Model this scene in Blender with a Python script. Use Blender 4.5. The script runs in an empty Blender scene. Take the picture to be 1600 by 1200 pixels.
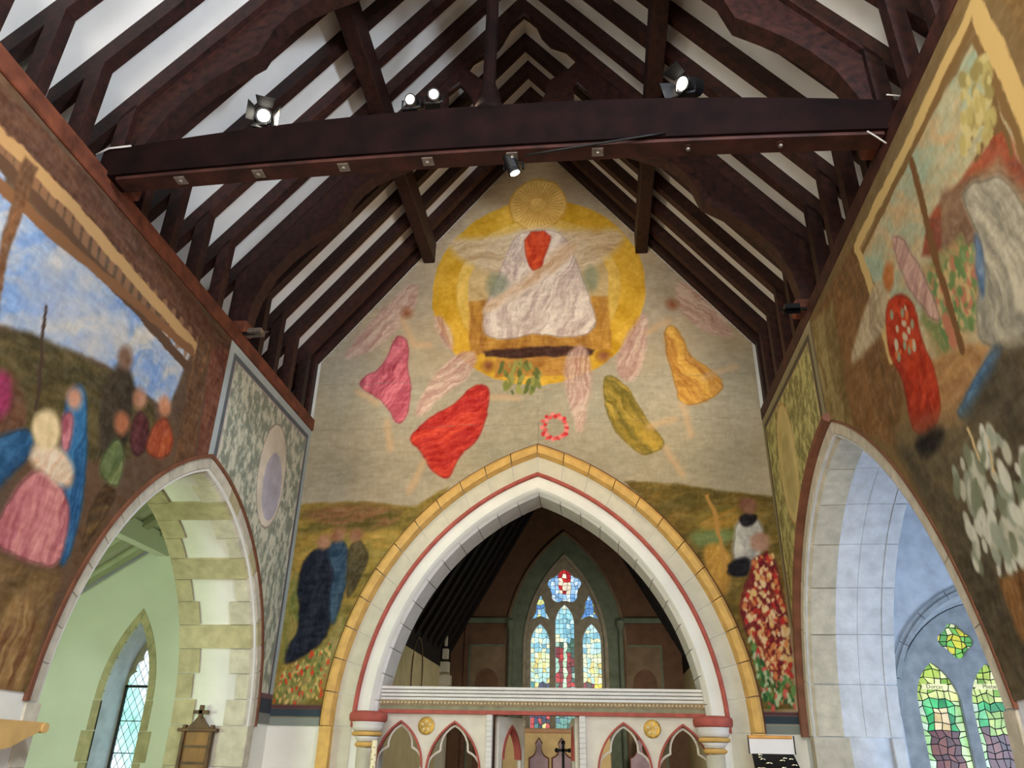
import bpy, bmesh, math, random
import numpy as np
from mathutils import Vector, Matrix
random.seed(7)
RNG = np.random.default_rng(11)
SC = bpy.context.scene
COL = SC.collection

# ------------------------------------------------------------------ camera
YAW, PITCH, ROLL, FPX = 0.114, 0.4599, 0.0219, 1197.33
CAM = Vector((0.784, 0.0, 1.65))
_f = Vector((-math.sin(YAW)*math.cos(PITCH), math.cos(YAW)*math.cos(PITCH), math.sin(PITCH)))
_r = _f.cross(Vector((0, 0, 1))).normalized()
_u = _r.cross(_f)
RIGHT = math.cos(ROLL)*_r + math.sin(ROLL)*_u
UP = -math.sin(ROLL)*_r + math.cos(ROLL)*_u
FWD = _f
cam_d = bpy.data.cameras.new('camera'); cam_d.sensor_width = 36; cam_d.lens = FPX/1600*36
cam_d.clip_start = 0.05; cam_d.clip_end = 200
cam = bpy.data.objects.new('camera', cam_d); COL.objects.link(cam)
cam.matrix_world = Matrix(((RIGHT.x, UP.x, -FWD.x, CAM.x), (RIGHT.y, UP.y, -FWD.y, CAM.y),
                           (RIGHT.z, UP.z, -FWD.z, CAM.z), (0, 0, 0, 1)))
SC.camera = cam

# ------------------------------------------------------------------ world, exposure
SC.view_settings.view_transform = 'Standard'; SC.view_settings.look = 'None'
SC.view_settings.gamma = 1.0; SC.view_settings.exposure = 0.55
SC.view_settings.use_curve_mapping = False
wd = bpy.data.worlds.new('sky'); SC.world = wd; wd.use_nodes = True
wd.node_tree.nodes['Background'].inputs[0].default_value = (0.62, 0.78, 1.0, 1)
wd.node_tree.nodes['Background'].inputs[1].default_value = 1.0

def area(name, loc, target, sx, sy, power, col):
    d = bpy.data.lights.new(name, 'AREA'); d.shape = 'RECTANGLE'; d.size = sx; d.size_y = sy
    d.energy = power; d.color = col
    o = bpy.data.objects.new(name, d); COL.objects.link(o); o.location = loc
    o.rotation_euler = (Vector(target)-Vector(loc)).to_track_quat('-Z', 'Y').to_euler()
    return o
# daylight in the aisles; the other lights are added fill from unseen spots
area('fill_nave_west', (0, -4.3, 3.4), (0, 5, 3.6), 3.2, 3.8, 440, (1.0, 0.97, 0.93))  # added fill from behind the camera, brightens the nave and murals
area('daylight_north_aisle', (-6.5, 4.6, 2.0), (-3.5, 8.6, 2.9), 2.4, 1.3, 120, (0.80, 1.0, 0.66))
area('daylight_south_aisle', (6.55, 6.8, 1.9), (3.0, 7.2, 2.8), 2.4, 1.3, 84, (0.56, 0.74, 1.0))
area('fill_north_slope', (3.0, 1.2, 6.6), (-2.2, 5.2, 7.9), 1.3, 0.9, 400, (0.74, 0.85, 1.0))  # added bluish fill out of view, brightens the left roof slope; no dormer built
area('fill_south_slope', (-3.0, 0.4, 6.6), (2.2, 5.2, 7.9), 1.3, 0.9, 90, (0.98, 1.0, 0.84))  # added weaker fill for the right roof slope, no dormer built around it

area('fill_chancel', (2.38, 13.2, 2.3), (-.8, 16.4, 2.4), 1.0, 1.4, 62, (1.0, 0.95, 0.84))  # added fill so chancel walls and reredos show; no window built here

# ------------------------------------------------------------------ pixel -> place
def ray(px, py): return FWD*FPX + RIGHT*(px-800) - UP*(py-600)
def E(px, py, Y):
    d = ray(px, py); return CAM + d*((Y-CAM.y)/d.y)
def X(px, py, x):
    d = ray(px, py); return CAM + d*((x-CAM.x)/d.x)

# ------------------------------------------------------------------ materials
def srgb(c):
    return tuple(((v/255)/12.92 if v/255 <= 0.04045 else ((v/255+0.055)/1.055)**2.4) for v in c)
MATS = {}
def mat(name, col, var=0.12, scale=6.0, rough=0.8, bump=0.0, bscale=40.0, metal=0.0, stretch=(1, 1, 1), rnd=0.0, col2=None, spec=0.3):
    if name in MATS: return MATS[name]
    m = bpy.data.materials.new(name); m.use_nodes = True
    nt = m.node_tree; N = nt.nodes; L = nt.links
    b = N['Principled BSDF']; b.inputs['Roughness'].default_value = rough; b.inputs['Metallic'].default_value = metal
    b.inputs['Specular IOR Level'].default_value = spec
    tc = N.new('ShaderNodeTexCoord'); mp = N.new('ShaderNodeMapping'); mp.inputs['Scale'].default_value = stretch
    L.new(tc.outputs['Object'], mp.inputs['Vector'])
    nz = N.new('ShaderNodeTexNoise'); nz.inputs['Scale'].default_value = scale; nz.inputs['Detail'].default_value = 6
    L.new(mp.outputs['Vector'], nz.inputs['Vector'])
    rp = N.new('ShaderNodeValToRGB'); c = srgb(col)
    a = tuple(max(0, v*(1-var*1.6)) for v in c) if col2 is None else srgb(col2)
    rp.color_ramp.elements[0].position = 0.3; rp.color_ramp.elements[0].color = a+(1,)
    rp.color_ramp.elements[1].position = 0.7; rp.color_ramp.elements[1].color = tuple(min(1, v*(1+var)) for v in c)+(1,)
    L.new(nz.outputs['Fac'], rp.inputs['Fac']); out = rp.outputs['Color']
    if rnd:
        oi = N.new('ShaderNodeObjectInfo'); hs = N.new('ShaderNodeHueSaturation')
        mr = N.new('ShaderNodeMapRange'); mr.inputs['To Min'].default_value = 1-rnd; mr.inputs['To Max'].default_value = 1+rnd
        L.new(oi.outputs['Random'], mr.inputs['Value']); L.new(mr.outputs['Result'], hs.inputs['Value'])
        L.new(out, hs.inputs['Color']); out = hs.outputs['Color']
    L.new(out, b.inputs['Base Color'])
    if bump:
        n2 = N.new('ShaderNodeTexNoise'); n2.inputs['Scale'].default_value = bscale; n2.inputs['Detail'].default_value = 8
        L.new(mp.outputs['Vector'], n2.inputs['Vector'])
        bp = N.new('ShaderNodeBump'); bp.inputs['Strength'].default_value = bump; bp.inputs['Distance'].default_value = 0.02
        L.new(n2.outputs['Fac'], bp.inputs['Height']); L.new(bp.outputs['Normal'], b.inputs['Normal'])
    MATS[name] = m; return m
def emit(name, col, strength):
    if name in MATS: return MATS[name]
    m = bpy.data.materials.new(name); m.use_nodes = True; N = m.node_tree.nodes
    N.remove(N['Principled BSDF']); e = N.new('ShaderNodeEmission')
    e.inputs[0].default_value = srgb(col)+(1,); e.inputs[1].default_value = strength
    m.node_tree.links.new(e.outputs[0], N['Material Output'].inputs[0]); MATS[name] = m; return m
def glass(name, strength, rough=0.3):
    """daylight through coloured glass: the pane's own colour ('Col') lit from behind"""
    if name in MATS: return MATS[name]
    m = bpy.data.materials.new(name); m.use_nodes = True; N = m.node_tree.nodes; L = m.node_tree.links
    b = N['Principled BSDF']; b.inputs['Roughness'].default_value = rough
    at = N.new('ShaderNodeAttribute'); at.attribute_name = 'Col'
    nz = N.new('ShaderNodeTexNoise'); nz.inputs['Scale'].default_value = 9; nz.inputs['Detail'].default_value = 4
    tc = N.new('ShaderNodeTexCoord'); L.new(tc.outputs['Object'], nz.inputs['Vector'])
    mr = N.new('ShaderNodeMapRange'); mr.inputs['From Min'].default_value = .3; mr.inputs['From Max'].default_value = .7
    mr.inputs['To Min'].default_value = strength*.7; mr.inputs['To Max'].default_value = strength*1.15
    L.new(nz.outputs['Fac'], mr.inputs['Value'])
    b.inputs['Base Color'].default_value = (.02, .02, .02, 1); L.new(at.outputs['Color'], b.inputs['Emission Color'])
    L.new(mr.outputs['Result'], b.inputs['Emission Strength'])
    MATS[name] = m; return m
def paint_mat():
    m = bpy.data.materials.new('mural_paint'); m.use_nodes = True; N = m.node_tree.nodes; L = m.node_tree.links
    b = N['Principled BSDF']; b.inputs['Roughness'].default_value = 0.85; b.inputs['Specular IOR Level'].default_value = 0.15
    at = N.new('ShaderNodeAttribute'); at.attribute_name = 'Col'
    L.new(at.outputs['Color'], b.inputs['Base Color'])
    tc = N.new('ShaderNodeTexCoord'); n2 = N.new('ShaderNodeTexNoise'); n2.inputs['Scale'].default_value = 30; n2.inputs['Detail'].default_value = 8
    L.new(tc.outputs['Object'], n2.inputs['Vector'])
    bp = N.new('ShaderNodeBump'); bp.inputs['Strength'].default_value = .15; bp.inputs['Distance'].default_value = .01
    L.new(n2.outputs['Fac'], bp.inputs['Height']); L.new(bp.outputs['Normal'], b.inputs['Normal'])
    return m
PAINT = paint_mat()
M_PLASTER = mat('lime_plaster', (222, 220, 210), .05, 3, .9, .12, 25)
M_ROOFPL = mat('roof_plaster', (236, 233, 226), .05, 2.2, .9, .05, 20)
M_AISLE = mat('aisle_plaster', (214, 218, 200), .04, 2, .9, .05, 20)
M_BLUEST = mat('whitewashed_stone', (208, 212, 218), .10, 7, .85, .6, 11)
M_WOOD = mat('dark_oak', (50, 24, 18), .35, 5, .55, .2, 30, stretch=(3, 3, 3), rnd=.3, col2=(22, 10, 8))
M_BEAM = mat('tie_beam_oak', (24, 9, 8), .3, 5, .75, .25, 25, col2=(11, 4, 4), spec=.08)
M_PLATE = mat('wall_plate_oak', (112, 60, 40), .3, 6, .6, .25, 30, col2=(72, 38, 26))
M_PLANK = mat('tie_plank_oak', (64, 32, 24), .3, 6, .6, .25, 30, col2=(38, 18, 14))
M_TRIM = mat('brown_trim', (120, 76, 56), .2, 6, .5)
M_STONE = mat('pale_limestone', (196, 188, 168), .12, 9, .9, .35, 22, rnd=.07)
M_QUOIN = mat('tan_quoin_stone', (178, 168, 130), .14, 8, .9, .35, 22, rnd=.08)
M_ARCHST = mat('dressed_grey_stone', (196, 190, 170), .06, 7, .85, .12, 30, rnd=.03)
M_ARCHWH = mat('white_painted_stone', (218, 214, 208), .05, 6, .8, .1, 30, rnd=.02)
M_YELL = mat('ochre_painted_stone', (208, 166, 94), .12, 8, .75, .15, 25, rnd=.04)
M_REDST = mat('red_painted_stone', (170, 86, 74), .14, 9, .75, .15, 25)
M_LEAD = mat('lead_came', (26, 28, 30), .1, 8, .6)
M_IRON = mat('black_iron', (22, 20, 20), .2, 8, .5, metal=.3)
M_BLACK = mat('black_lamp_metal', (16, 15, 16), .2, 8, .45)
M_STEEL = mat('steel_plate', (150, 140, 130), .2, 20, .4, metal=.7)
M_TRAC = mat('window_tracery_stone', (150, 140, 118), .15, 9, .9, .3, 25)
M_TRACG = mat('grey_tracery_stone', (168, 172, 174), .14, 9, .9, .3, 25)
M_FLOOR = mat('floor_tile', (150, 120, 96), .2, 4, .7)
M_OAK = mat('golden_oak', (130, 92, 44), .2, 8, .5, stretch=(1, 1, .3), col2=(98, 66, 30))
M_DARKCH = mat('chancel_plaster', (120, 100, 76), .15, 4, .9)
M_REDCH = mat('chancel_red_brown', (104, 76, 56), .15, 5, .9)
M_GRNCH = mat('chancel_green', (104, 112, 92), .15, 5, .9)
M_CREAMCH = mat('chancel_cream', (198, 186, 142), .08, 4, .9)
M_ROOFDK = mat('chancel_roof_boards', (26, 20, 18), .3, 6, .8)
M_CABLE = mat('black_cable', (14, 12, 12), .1, 8, .5)
M_CABLEW = mat('grey_cable', (190, 185, 178), .1, 8, .5)
M_GOLD = mat('gilt', (176, 140, 62), .3, 20, .4, .2, 60, metal=.4)
M_BRASS = mat('aged_brass', (96, 82, 52), .3, 30, .35, metal=.8)

# ------------------------------------------------------------------ mesh helpers
def new_obj(name, me, m=None, parent=None):
    o = bpy.data.objects.new(name, me); COL.objects.link(o)
    if m is not None and me is not None and not me.materials: me.materials.append(m)
    if parent is not None: o.parent = parent
    return o
def obj(name, bm, m, parent=None, smooth=False):
    bmesh.ops.recalc_face_normals(bm, faces=bm.faces[:])
    me = bpy.data.meshes.new(name); bm.to_mesh(me); bm.free()
    if smooth:
        for p in me.polygons: p.use_smooth = True
    return new_obj(name, me, m, parent)
def tag(o, label, cat, group=None):
    o['label'] = label; o['category'] = cat
    if group: o['group'] = group
    return o
def thing(name, label, cat, loc=(0, 0, 0), group=None):
    o = bpy.data.objects.new(name, None); COL.objects.link(o); o.location = loc; o.empty_display_size = .1
    return tag(o, label, cat, group)
def child(o, parent):
    """parent o (built in world coordinates) to an Empty standing at its own place"""
    o.parent = parent; o.matrix_parent_inverse = Matrix.Translation(parent.location).inverted(); return o
def struct(o): o['kind'] = 'structure'; return o
def bx(bm, x0, x1, y0, y1, z0, z1, bev=0.0):
    r = bmesh.ops.create_cube(bm, size=1.0)
    vs = r['verts']
    bmesh.ops.scale(bm, vec=(x1-x0, y1-y0, z1-z0), verts=vs)
    bmesh.ops.translate(bm, vec=((x0+x1)/2, (y0+y1)/2, (z0+z1)/2), verts=vs)
    if bev:
        es = list({e for v in vs for e in v.link_edges})
        bmesh.ops.bevel(bm, geom=es, offset=bev, segments=1, affect='EDGES')
def box(name, m, parent, x0, x1, y0, y1, z0, z1, bev=0.0):
    bm = bmesh.new(); bx(bm, x0, x1, y0, y1, z0, z1, bev); o = obj(name, bm, m)
    if parent is not None: child(o, parent)
    return o
def prism(bm, pts, vec):
    """closed planar polygon pts (3D) pushed along vec"""
    a = [bm.verts.new(p) for p in pts]; b = [bm.verts.new(Vector(p)+Vector(vec)) for p in pts]
    n = len(pts)
    bm.faces.new(a); bm.faces.new(b[::-1])
    for i in range(n): bm.faces.new((a[i], a[(i+1) % n], b[(i+1) % n], b[i]))
def tube(bm, pts, r, seg=8, caps=True):
    pts = [Vector(p) for p in pts]; rings = []
    rr = r if isinstance(r, (list, tuple)) else [r]*len(pts)
    for i, p in enumerate(pts):
        t = (pts[min(i+1, len(pts)-1)]-pts[max(i-1, 0)]).normalized()
        a = t.cross(Vector((0, 0, 1)) if abs(t.z) < .95 else Vector((0, 1, 0))).normalized(); b = t.cross(a)
        rings.append([bm.verts.new(p+(a*math.cos(2*math.pi*k/seg)+b*math.sin(2*math.pi*k/seg))*rr[i]) for k in range(seg)])
    for i in range(len(pts)-1):
        for k in range(seg):
            bm.faces.new((rings[i][k], rings[i][(k+1) % seg], rings[i+1][(k+1) % seg], rings[i+1][k]))
    if caps: bm.faces.new(rings[0][::-1]); bm.faces.new(rings[-1])
def lathe(bm, prof, c=(0, 0), seg=24):
    rings = [[bm.verts.new((c[0]+r*math.cos(2*math.pi*k/seg), c[1]+r*math.sin(2*math.pi*k/seg), z)) for k in range(seg)] for r, z in prof]
    for i in range(len(rings)-1):
        for k in range(seg): bm.faces.new((rings[i][k], rings[i][(k+1) % seg], rings[i+1][(k+1) % seg], rings[i+1][k]))
    bm.faces.new(rings[0][::-1]); bm.faces.new(rings[-1])
def plate(name, m, outer, holes, to3d, thick, parent=None):
    """flat plate with holes: 2D outlines filled, then thickened; to3d(u, v, d) gives the place"""
    cu = bpy.data.curves.new('tmp', 'CURVE'); cu.dimensions = '2D'; cu.fill_mode = 'BOTH'; cu.extrude = .5
    for ring in [outer]+list(holes):
        sp = cu.splines.new('POLY'); sp.points.add(len(ring)-1); sp.use_cyclic_u = True
        for p, q in zip(sp.points, ring): p.co = (q[0], q[1], 0, 1)
    t = bpy.data.objects.new('tmp', cu); COL.objects.link(t)
    dg = bpy.context.evaluated_depsgraph_get(); me = bpy.data.meshes.new_from_object(t.evaluated_get(dg))
    bpy.data.objects.remove(t); bpy.data.curves.remove(cu)
    for v in me.vertices: v.co = to3d(v.co.x, v.co.y, (v.co.z+.5)*thick)
    bm = bmesh.new(); bm.from_mesh(me); bpy.data.meshes.remove(me)
    bmesh.ops.remove_doubles(bm, verts=bm.verts[:], dist=1e-4)
    o = obj(name, bm, m)
    if parent is not None: child(o, parent)
    return o
# ---- pointed arches: each side is an arc of its own circle
class Arch:
    def __init__(s, cl, rl, cr, rr, z0):
        s.cl, s.rl, s.cr, s.rr, s.z0 = cl, rl, cr, rr, z0      # cl, rl: circle carrying the low-u side
    def apex(s, n=0):
        a, b = np.array(s.cl), np.array(s.cr); r0, r1 = s.rl+n, s.rr+n; d = np.linalg.norm(b-a)
        t = (r0*r0-r1*r1+d*d)/(2*d); h = math.sqrt(max(0, r0*r0-t*t)); e = (b-a)/d
        p1 = a+e*t+np.array([-e[1], e[0]])*h; p2 = a+e*t-np.array([-e[1], e[0]])*h
        return p1 if p1[1] > p2[1] else p2
    def angs(s, side, n=0):
        c, r = (s.cl, s.rl+n) if side == 0 else (s.cr, s.rr+n)
        q = s.apex(n); a1 = math.atan2(q[1]-c[1], q[0]-c[0]); a0 = math.asin(max(-1, min(1, (s.z0-c[1])/r)))
        if side == 0: a0 = math.pi-a0
        return a0, a1
    def pt(s, side, t, n=0):
        c, r = (s.cl, s.rl+n) if side == 0 else (s.cr, s.rr+n)
        a0, a1 = s.angs(side, n); a = a0+(a1-a0)*t
        return (c[0]+r*math.cos(a), c[1]+r*math.sin(a))
    def curve(s, n=0, N=20):
        return [s.pt(0, i/N, n) for i in range(N+1)]+[s.pt(1, 1-i/N, n) for i in range(1, N+1)]
    def inside(s, U, V, n=0):
        """True where (U,V) lies inside the opening grown by n"""
        below = V < s.z0
        ul, ur = s.pt(0, 0, n)[0], s.pt(1, 0, n)[0]
        a = np.hypot(U-s.cl[0], V-s.cl[1]) < s.rl+n; b = np.hypot(U-s.cr[0], V-s.cr[1]) < s.rr+n
        return np.where(below, (U > ul) & (U < ur), a & b)
def arch_seg(bm, arch, side, t0, t1, prof, to3d, k=4, gap=0.0):
    """one stone: closed profile [(n, d)] swept along an arc from t0 to t1"""
    rings = []
    for i in range(k+1):
        t = t0+gap+(t1-t0-2*gap)*i/k
        rings.append([bm.verts.new(to3d(*arch.pt(side, t, n), d)) for n, d in prof])
    P = len(prof)
    for i in range(k):
        for j in range(P): bm.faces.new((rings[i][j], rings[i][(j+1) % P], rings[i+1][(j+1) % P], rings[i+1][j]))
    bm.faces.new(rings[0][::-1]); bm.faces.new(rings[-1])

A_CH = Arch((1.15, 1.98), 3.42, (-0.95, 1.98), 3.42, 1.98)               # hood edge of chancel arch (u = x)
A_L = Arch((7.528, 1.869), 2.551, (6.305, 1.964), 2.308, 1.95)           # trim edge, left arcade (u = y)
A_R = Arch((8.03, 1.113), 3.654, (6.147, 1.759), 2.677, 1.95)
ch3 = lambda u, v, d: Vector((u, 9.0+d, v))
lf3 = lambda u, v, d: Vector((-2.9-d, u, v))
rt3 = lambda u, v, d: Vector((2.9+d, u, v))

ZP = 5.52            # underside of the wall plates
RIDGE = 10.36        # underside of rafters at the ridge
SL = 1.30
def zr(x): return RIDGE-SL*abs(x-.03)

# ================================================================== STRUCTURE
bm = bmesh.new(); bx(bm, -7, 7, -4.6, 18, -.2, 0); struct(obj('floor', bm, M_FLOOR))
# --- side walls with their arch openings
def side_wall(name, arch, to3d):
    n = -.13
    c = arch.curve(n, 24)
    out = [(-4.6, 0), (c[0][0], 0)]+c+[(c[-1][0], 0), (9.75, 0), (9.75, ZP+.16), (-4.6, ZP+.16)]
    o = plate(name, M_PLASTER if name == 'wall_left' else M_BLUEST, out, [], lambda u, v, d: to3d(u, v, d), .85)
    return struct(o)
WL = side_wall('wall_left', A_L, lf3)
WR = side_wall('wall_right', A_R, rt3)
# --- east wall of the nave with the chancel arch
c = A_CH.curve(-.5, 24)
out = [(-2.9, 0), (c[0][0], 0)]+c+[(c[-1][0], 0), (2.9, 0), (2.9, 5.6), (3.74, 5.6), (3.74, 5.78), (.03, 10.6), (-3.68, 5.78), (-3.74, 5.6), (-2.9, 5.6)]
WE = struct(plate('wall_east', M_PLASTER, out, [], ch3, .7))
box('wall_west', M_PLASTER, None, -2.9, 2.9, -4.85, -4.6, 0, 10.4); struct(bpy.data.objects['wall_west'])
# unseen west window with glowing panes, added to light the nave
ww = struct(box('added_west_window', M_TRACG, None, -1.8, 1.8, -4.62, -4.56, 1.4, 5.4))
for i in range(3):
    p = box('pane', emit('west_fill_glow', (240, 245, 255), 1.2), None, -1.65+1.12*i, -.6+1.12*i, -4.56, -4.545, 1.55, 5.25); p.parent = ww

# ================================================================== ROOF
bm = bmesh.new()
for s in (-1, 1):
    zo = .245
    p = [(.03, RIDGE+zo), (.03+s*4.1, RIDGE+zo-SL*4.1)]
    a = [bm.verts.new((p[0][0], y, p[0][1])) for y in (-4.6, 9.02)]; b = [bm.verts.new((p[1][0], y, p[1][1])) for y in (-4.6, 9.02)]
    a2 = [bm.verts.new((p[0][0], y, p[0][1]+.12)) for y in (-4.6, 9.02)]; b2 = [bm.verts.new((p[1][0], y, p[1][1]+.12)) for y in (-4.6, 9.02)]
    for q in ((a[0], a[1], b[1], b[0]), (a2[0], a2[1], b2[1], b2[0]), (b[0], b[1], b2[1], b2[0]), (a[0], b[0], b2[0], a2[0]), (a[1], b[1], b2[1], a2[1])): bm.faces.new(q)
CE = struct(obj('ceiling', bm, M_ROOFPL))
def rafter_mesh(s, w):
    bm = bmesh.new(); x0 = .03; x1 = .03+s*4.05
    zz = lambda x, o: RIDGE-SL*abs(x-.03)+o
    prism(bm, [(x0, -w/2, zz(x0, 0)), (x1, -w/2, zz(x1, 0)), (x1, -w/2, zz(x1, .25)), (x0, -w/2, zz(x0, .25))], (0, w, 0))
    bmesh.ops.recalc_face_normals(bm, faces=bm.faces[:])
    me = bpy.data.meshes.new('rafter'); bm.to_mesh(me); bm.free(); me.materials.append(M_WOOD); return me
def post_mesh(s, w):
    bm = bmesh.new(); x0, x1 = s*2.93, s*3.05
    prism(bm, [(x0, -w/2, ZP+.15), (x1, -w/2, ZP+.15), (x1, -w/2, zr(x1)+.05), (x0, -w/2, zr(x0)+.05)], (0, w, 0))
    bmesh.ops.recalc_face_normals(bm, faces=bm.faces[:])
    me = bpy.data.meshes.new('ashlar_post'); bm.to_mesh(me); bm.free(); me.materials.append(M_WOOD); return me
RM = {s: rafter_mesh(s, .11) for s in (-1, 1)}; PM = {s: post_mesh(s, .11) for s in (-1, 1)}
ys = [8.94, 8.69, 8.2, 7.73, 7.27, 6.71, 6.25, 5.77, 5.29, 4.81, 4.41, 3.95, 3.47, 2.99, 2.5, 2.0, 1.5, 1.0, .5, 0, -.5, -1]
ys = [8.93, 8.66, 8.2, 7.73, 7.27] + ys[5:]
for y in ys:
    for s in (-1, 1):
        r = new_obj('rafter', RM[s], None, CE); r.location = (0, y, 0)
        p = new_obj('ashlar_post', PM[s], None, CE); p.location = (0, y, 0)
for s in (-1, 1):
    bm = bmesh.new(); bx(bm, s*1.52-.085+.03, s*1.52+.085+.03, -4.5, 8.99, 8.12, 8.46, .012); o = obj('purlin', bm, M_WOOD, CE)
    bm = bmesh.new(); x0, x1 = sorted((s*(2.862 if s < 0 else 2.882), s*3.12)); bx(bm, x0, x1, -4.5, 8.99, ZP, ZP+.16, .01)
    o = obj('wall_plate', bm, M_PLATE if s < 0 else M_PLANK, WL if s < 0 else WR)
    # infill behind the posts at the eaves, on the wall head
    bm = bmesh.new(); x0, x1 = sorted((s*3.70, s*3.76)); bx(bm, x0, x1, -4.5, 9.0, ZP+.1, 5.95); obj('eaves_board', bm, M_ROOFPL, CE)
# white dormer cheek between the posts, north side, nearest the camera
bm = bmesh.new(); prism(bm, [(-3.06, 3.6, 5.68), (-3.75, 3.6, 5.68), (-3.75, 3.6, 5.9), (-3.06, 3.6, 6.75)], (0, .05, 0)); obj('dormer_cheek', bm, M_ROOFPL, CE)
# gable board against the east mural
for s in (-1, 1):
    bm = bmesh.new(); z = lambda x, o: zr(x)+o
    prism(bm, [(.03+s*.0, 8.86, zr(.03)-.02), (s*2.93, 8.86, zr(2.9)-.02), (s*2.93, 8.86, zr(2.9)+.2), (.03, 8.86, zr(.03)+.2)], (0, .13, 0)); obj('gable_rafter', bm, M_WOOD, CE)

# --- arch braced trusses
def arc_pts(p0, p1, bulge, n=8):
    p0, p1 = np.array(p0), np.array(p1); m = (p0+p1)/2; d = p1-p0; nrm = np.array([-d[1], d[0]])
    cpt = m+nrm*bulge*2
    return [tuple((1-t)**2*p0+2*t*(1-t)*cpt+t*t*p1) for t in np.linspace(0, 1, n)]
def truss(y0, label):
    lower = [(-2.84, 5.70), (-2.83, 5.9), (-2.79, 6.12), (-2.67, 6.43), (-2.52, 6.64), (-2.37, 6.80), (-2.19, 6.95), (-1.99, 7.09), (-1.96, 7.19),
             (-1.90, 7.39), (-1.80, 7.55), (-1.66, 7.69), (-1.46, 7.80), (-1.18, 7.93), (-.9, 8.1), (-.5, 8.34), (0.03, 8.56)]
    inner = lower+[(.06-x, z) for x, z in lower[-2::-1]]
    out = inner+[(3.05, 5.70), (3.05, zr(3.05)), (.03, RIDGE+.02), (-2.99, zr(3.05)), (-2.99, 5.70)]
    # foiled piercing under the ridge and two side piercings
    pk = lambda L: [(lambda p: (p.x, p.z))(E(640+a/3.81, b/3.81, 6.71)) for a, b in L]
    hole = pk([(680, 95), (750, 140), (785, 215), (840, 270), (930, 300), (1008, 370), (930, 445), (830, 498), (812, 520), (808, 580), (770, 640), (760, 680), (560, 680), (540, 585),
               (515, 520), (430, 492), (340, 425), (380, 370), (450, 330), (525, 290), (552, 255), (600, 170)])
    sl = pk([(230, 560), (300, 505), (355, 560), (390, 640), (390, 690), (230, 690)]); sr = pk([(978, 530), (1000, 505), (1120, 610), (1110, 690), (978, 690)])
    t = thing('roof_truss', label, 'truss', (0, y0, 5.70), 'arch braced trusses')
    plate('brace_plate', M_WOOD, out, [hole, sl, sr], lambda u, v, d: Vector((u, y0-.05+d, v)), .10, t)
    # moulded rib along the cusped edge
    for s in (-1, 1):
        bm = bmesh.new(); q = [((x if s < 0 else .06-x), y0, z) for x, z in lower]
        R = []
        for i, p in enumerate(q):
            a = Vector(q[max(i-1, 0)]); b = Vector(q[min(i+1, len(q)-1)]); tt = (b-a).normalized(); nn = Vector((-tt.z, 0, tt.x))*(1 if s < 0 else -1)
            P = Vector(p); R.append([bm.verts.new(P+nn*o+Vector((0, d, 0))) for o, d in ((-.03, -.085), (.06, -.085), (.06, .085), (-.03, .085))])
        for i in range(len(R)-1):
            for k in range(4): bm.faces.new((R[i][k], R[i][(k+1) % 4], R[i+1][(k+1) % 4], R[i+1][k]))
        bm.faces.new(R[0]); bm.faces.new(R[-1][::-1])
        child(obj('cusped_rib', bm, M_WOOD), t)
        bm = bmesh.new(); x0, x1 = (s*2.80, s*3.0); x0, x1 = min(x0, x1), max(x0, x1)
        bx(bm, x0, x1, y0-.10, y0+.10, 5.66, 5.80, .02); child(obj('foot_block', bm, M_PLATE), t)
    return t
truss(6.71, 'dark oak arch braced truss with cusps between the tie beam and the gable mural')
truss(4.46, 'dark oak arch braced truss with cusps rising from the heavy tie beam')

# --- tie beam
TB = thing('tie_beam', 'massive dark oak tie beam with bolted plates crossing the nave', 'beam', (0, 4.27, 5.66))
bm = bmesh.new(); n = 24; rows = []
for i in range(n+1):
    x = -2.95+5.95*i/n; q = 1-((x-.03)/2.95)**2
    zt, zb = 5.89+.21*q, 5.63+.07*q
    rows.append([bm.verts.new(p) for p in ((x, 4.2, zb), (x, 4.2, zt), (x, 4.40, zt), (x, 4.40, zb))])
for i in range(n):
    for k in range(4): bm.faces.new((rows[i][k], rows[i][(k+1) % 4], rows[i+1][(k+1) % 4], rows[i+1][k]))
bm.faces.new(rows[0]); bm.faces.new(rows[-1][::-1]); child(obj('beam', bm, M_BEAM), TB)
bm = bmesh.new(); rows = []
for i in range(n+1):
    x = -2.8+5.66*i/n; q = 1-((x-.03)/2.95)**2; zb = 5.63+.07*q
    rows.append([bm.verts.new(p) for p in ((x, 4.225, zb-.03), (x, 4.225, zb+.01), (x, 4.375, zb+.01), (x, 4.375, zb-.03))])
for i in range(n):
    for k in range(4): bm.faces.new((rows[i][k], rows[i][(k+1) % 4], rows[i+1][(k+1) % 4], rows[i+1][k]))
bm.faces.new(rows[0]); bm.faces.new(rows[-1][::-1]); child(obj('lower_plank', bm, M_PLANK), TB)
def zb_at(x): return 5.60+.07*(1-((x-.03)/2.95)**2)
for px, py, sq in ((280, 286, 1), (402, 276, 1), (536, 264, 1), (668, 253, 1), (800, 246, 1), (934, 238, 1), (1075, 229, 0), (1220, 225, 0)):
    x = E(px, py, 4.28).x; z = zb_at(x)
    bm = bmesh.new()
    if sq: bx(bm, x-.042, x+.042, 4.25, 4.335, z-.008, z+.004, .002)
    else: lathe(bm, [(.034, z-.010), (.034, z+.004)], (x, 4.29), 14)
    pl = child(obj('bolt_plate', bm, M_STEEL if sq else M_PLANK), TB)
    bm = bmesh.new(); lathe(bm, [(.014, z-.026), (.016, z-.022), (.016, z-.006)], (x, 4.29), 6); nt_ = obj('bolt_nut', bm, M_STEEL); nt_.parent = pl
    nt_.matrix_parent_inverse = pl.matrix_world.inverted() if False else Matrix.Translation((0, 0, 0))
    nt_.matrix_parent_inverse = (Matrix.Translation(TB.location) @ pl.matrix_parent_inverse @ Matrix.Identity(4)).inverted()

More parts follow.
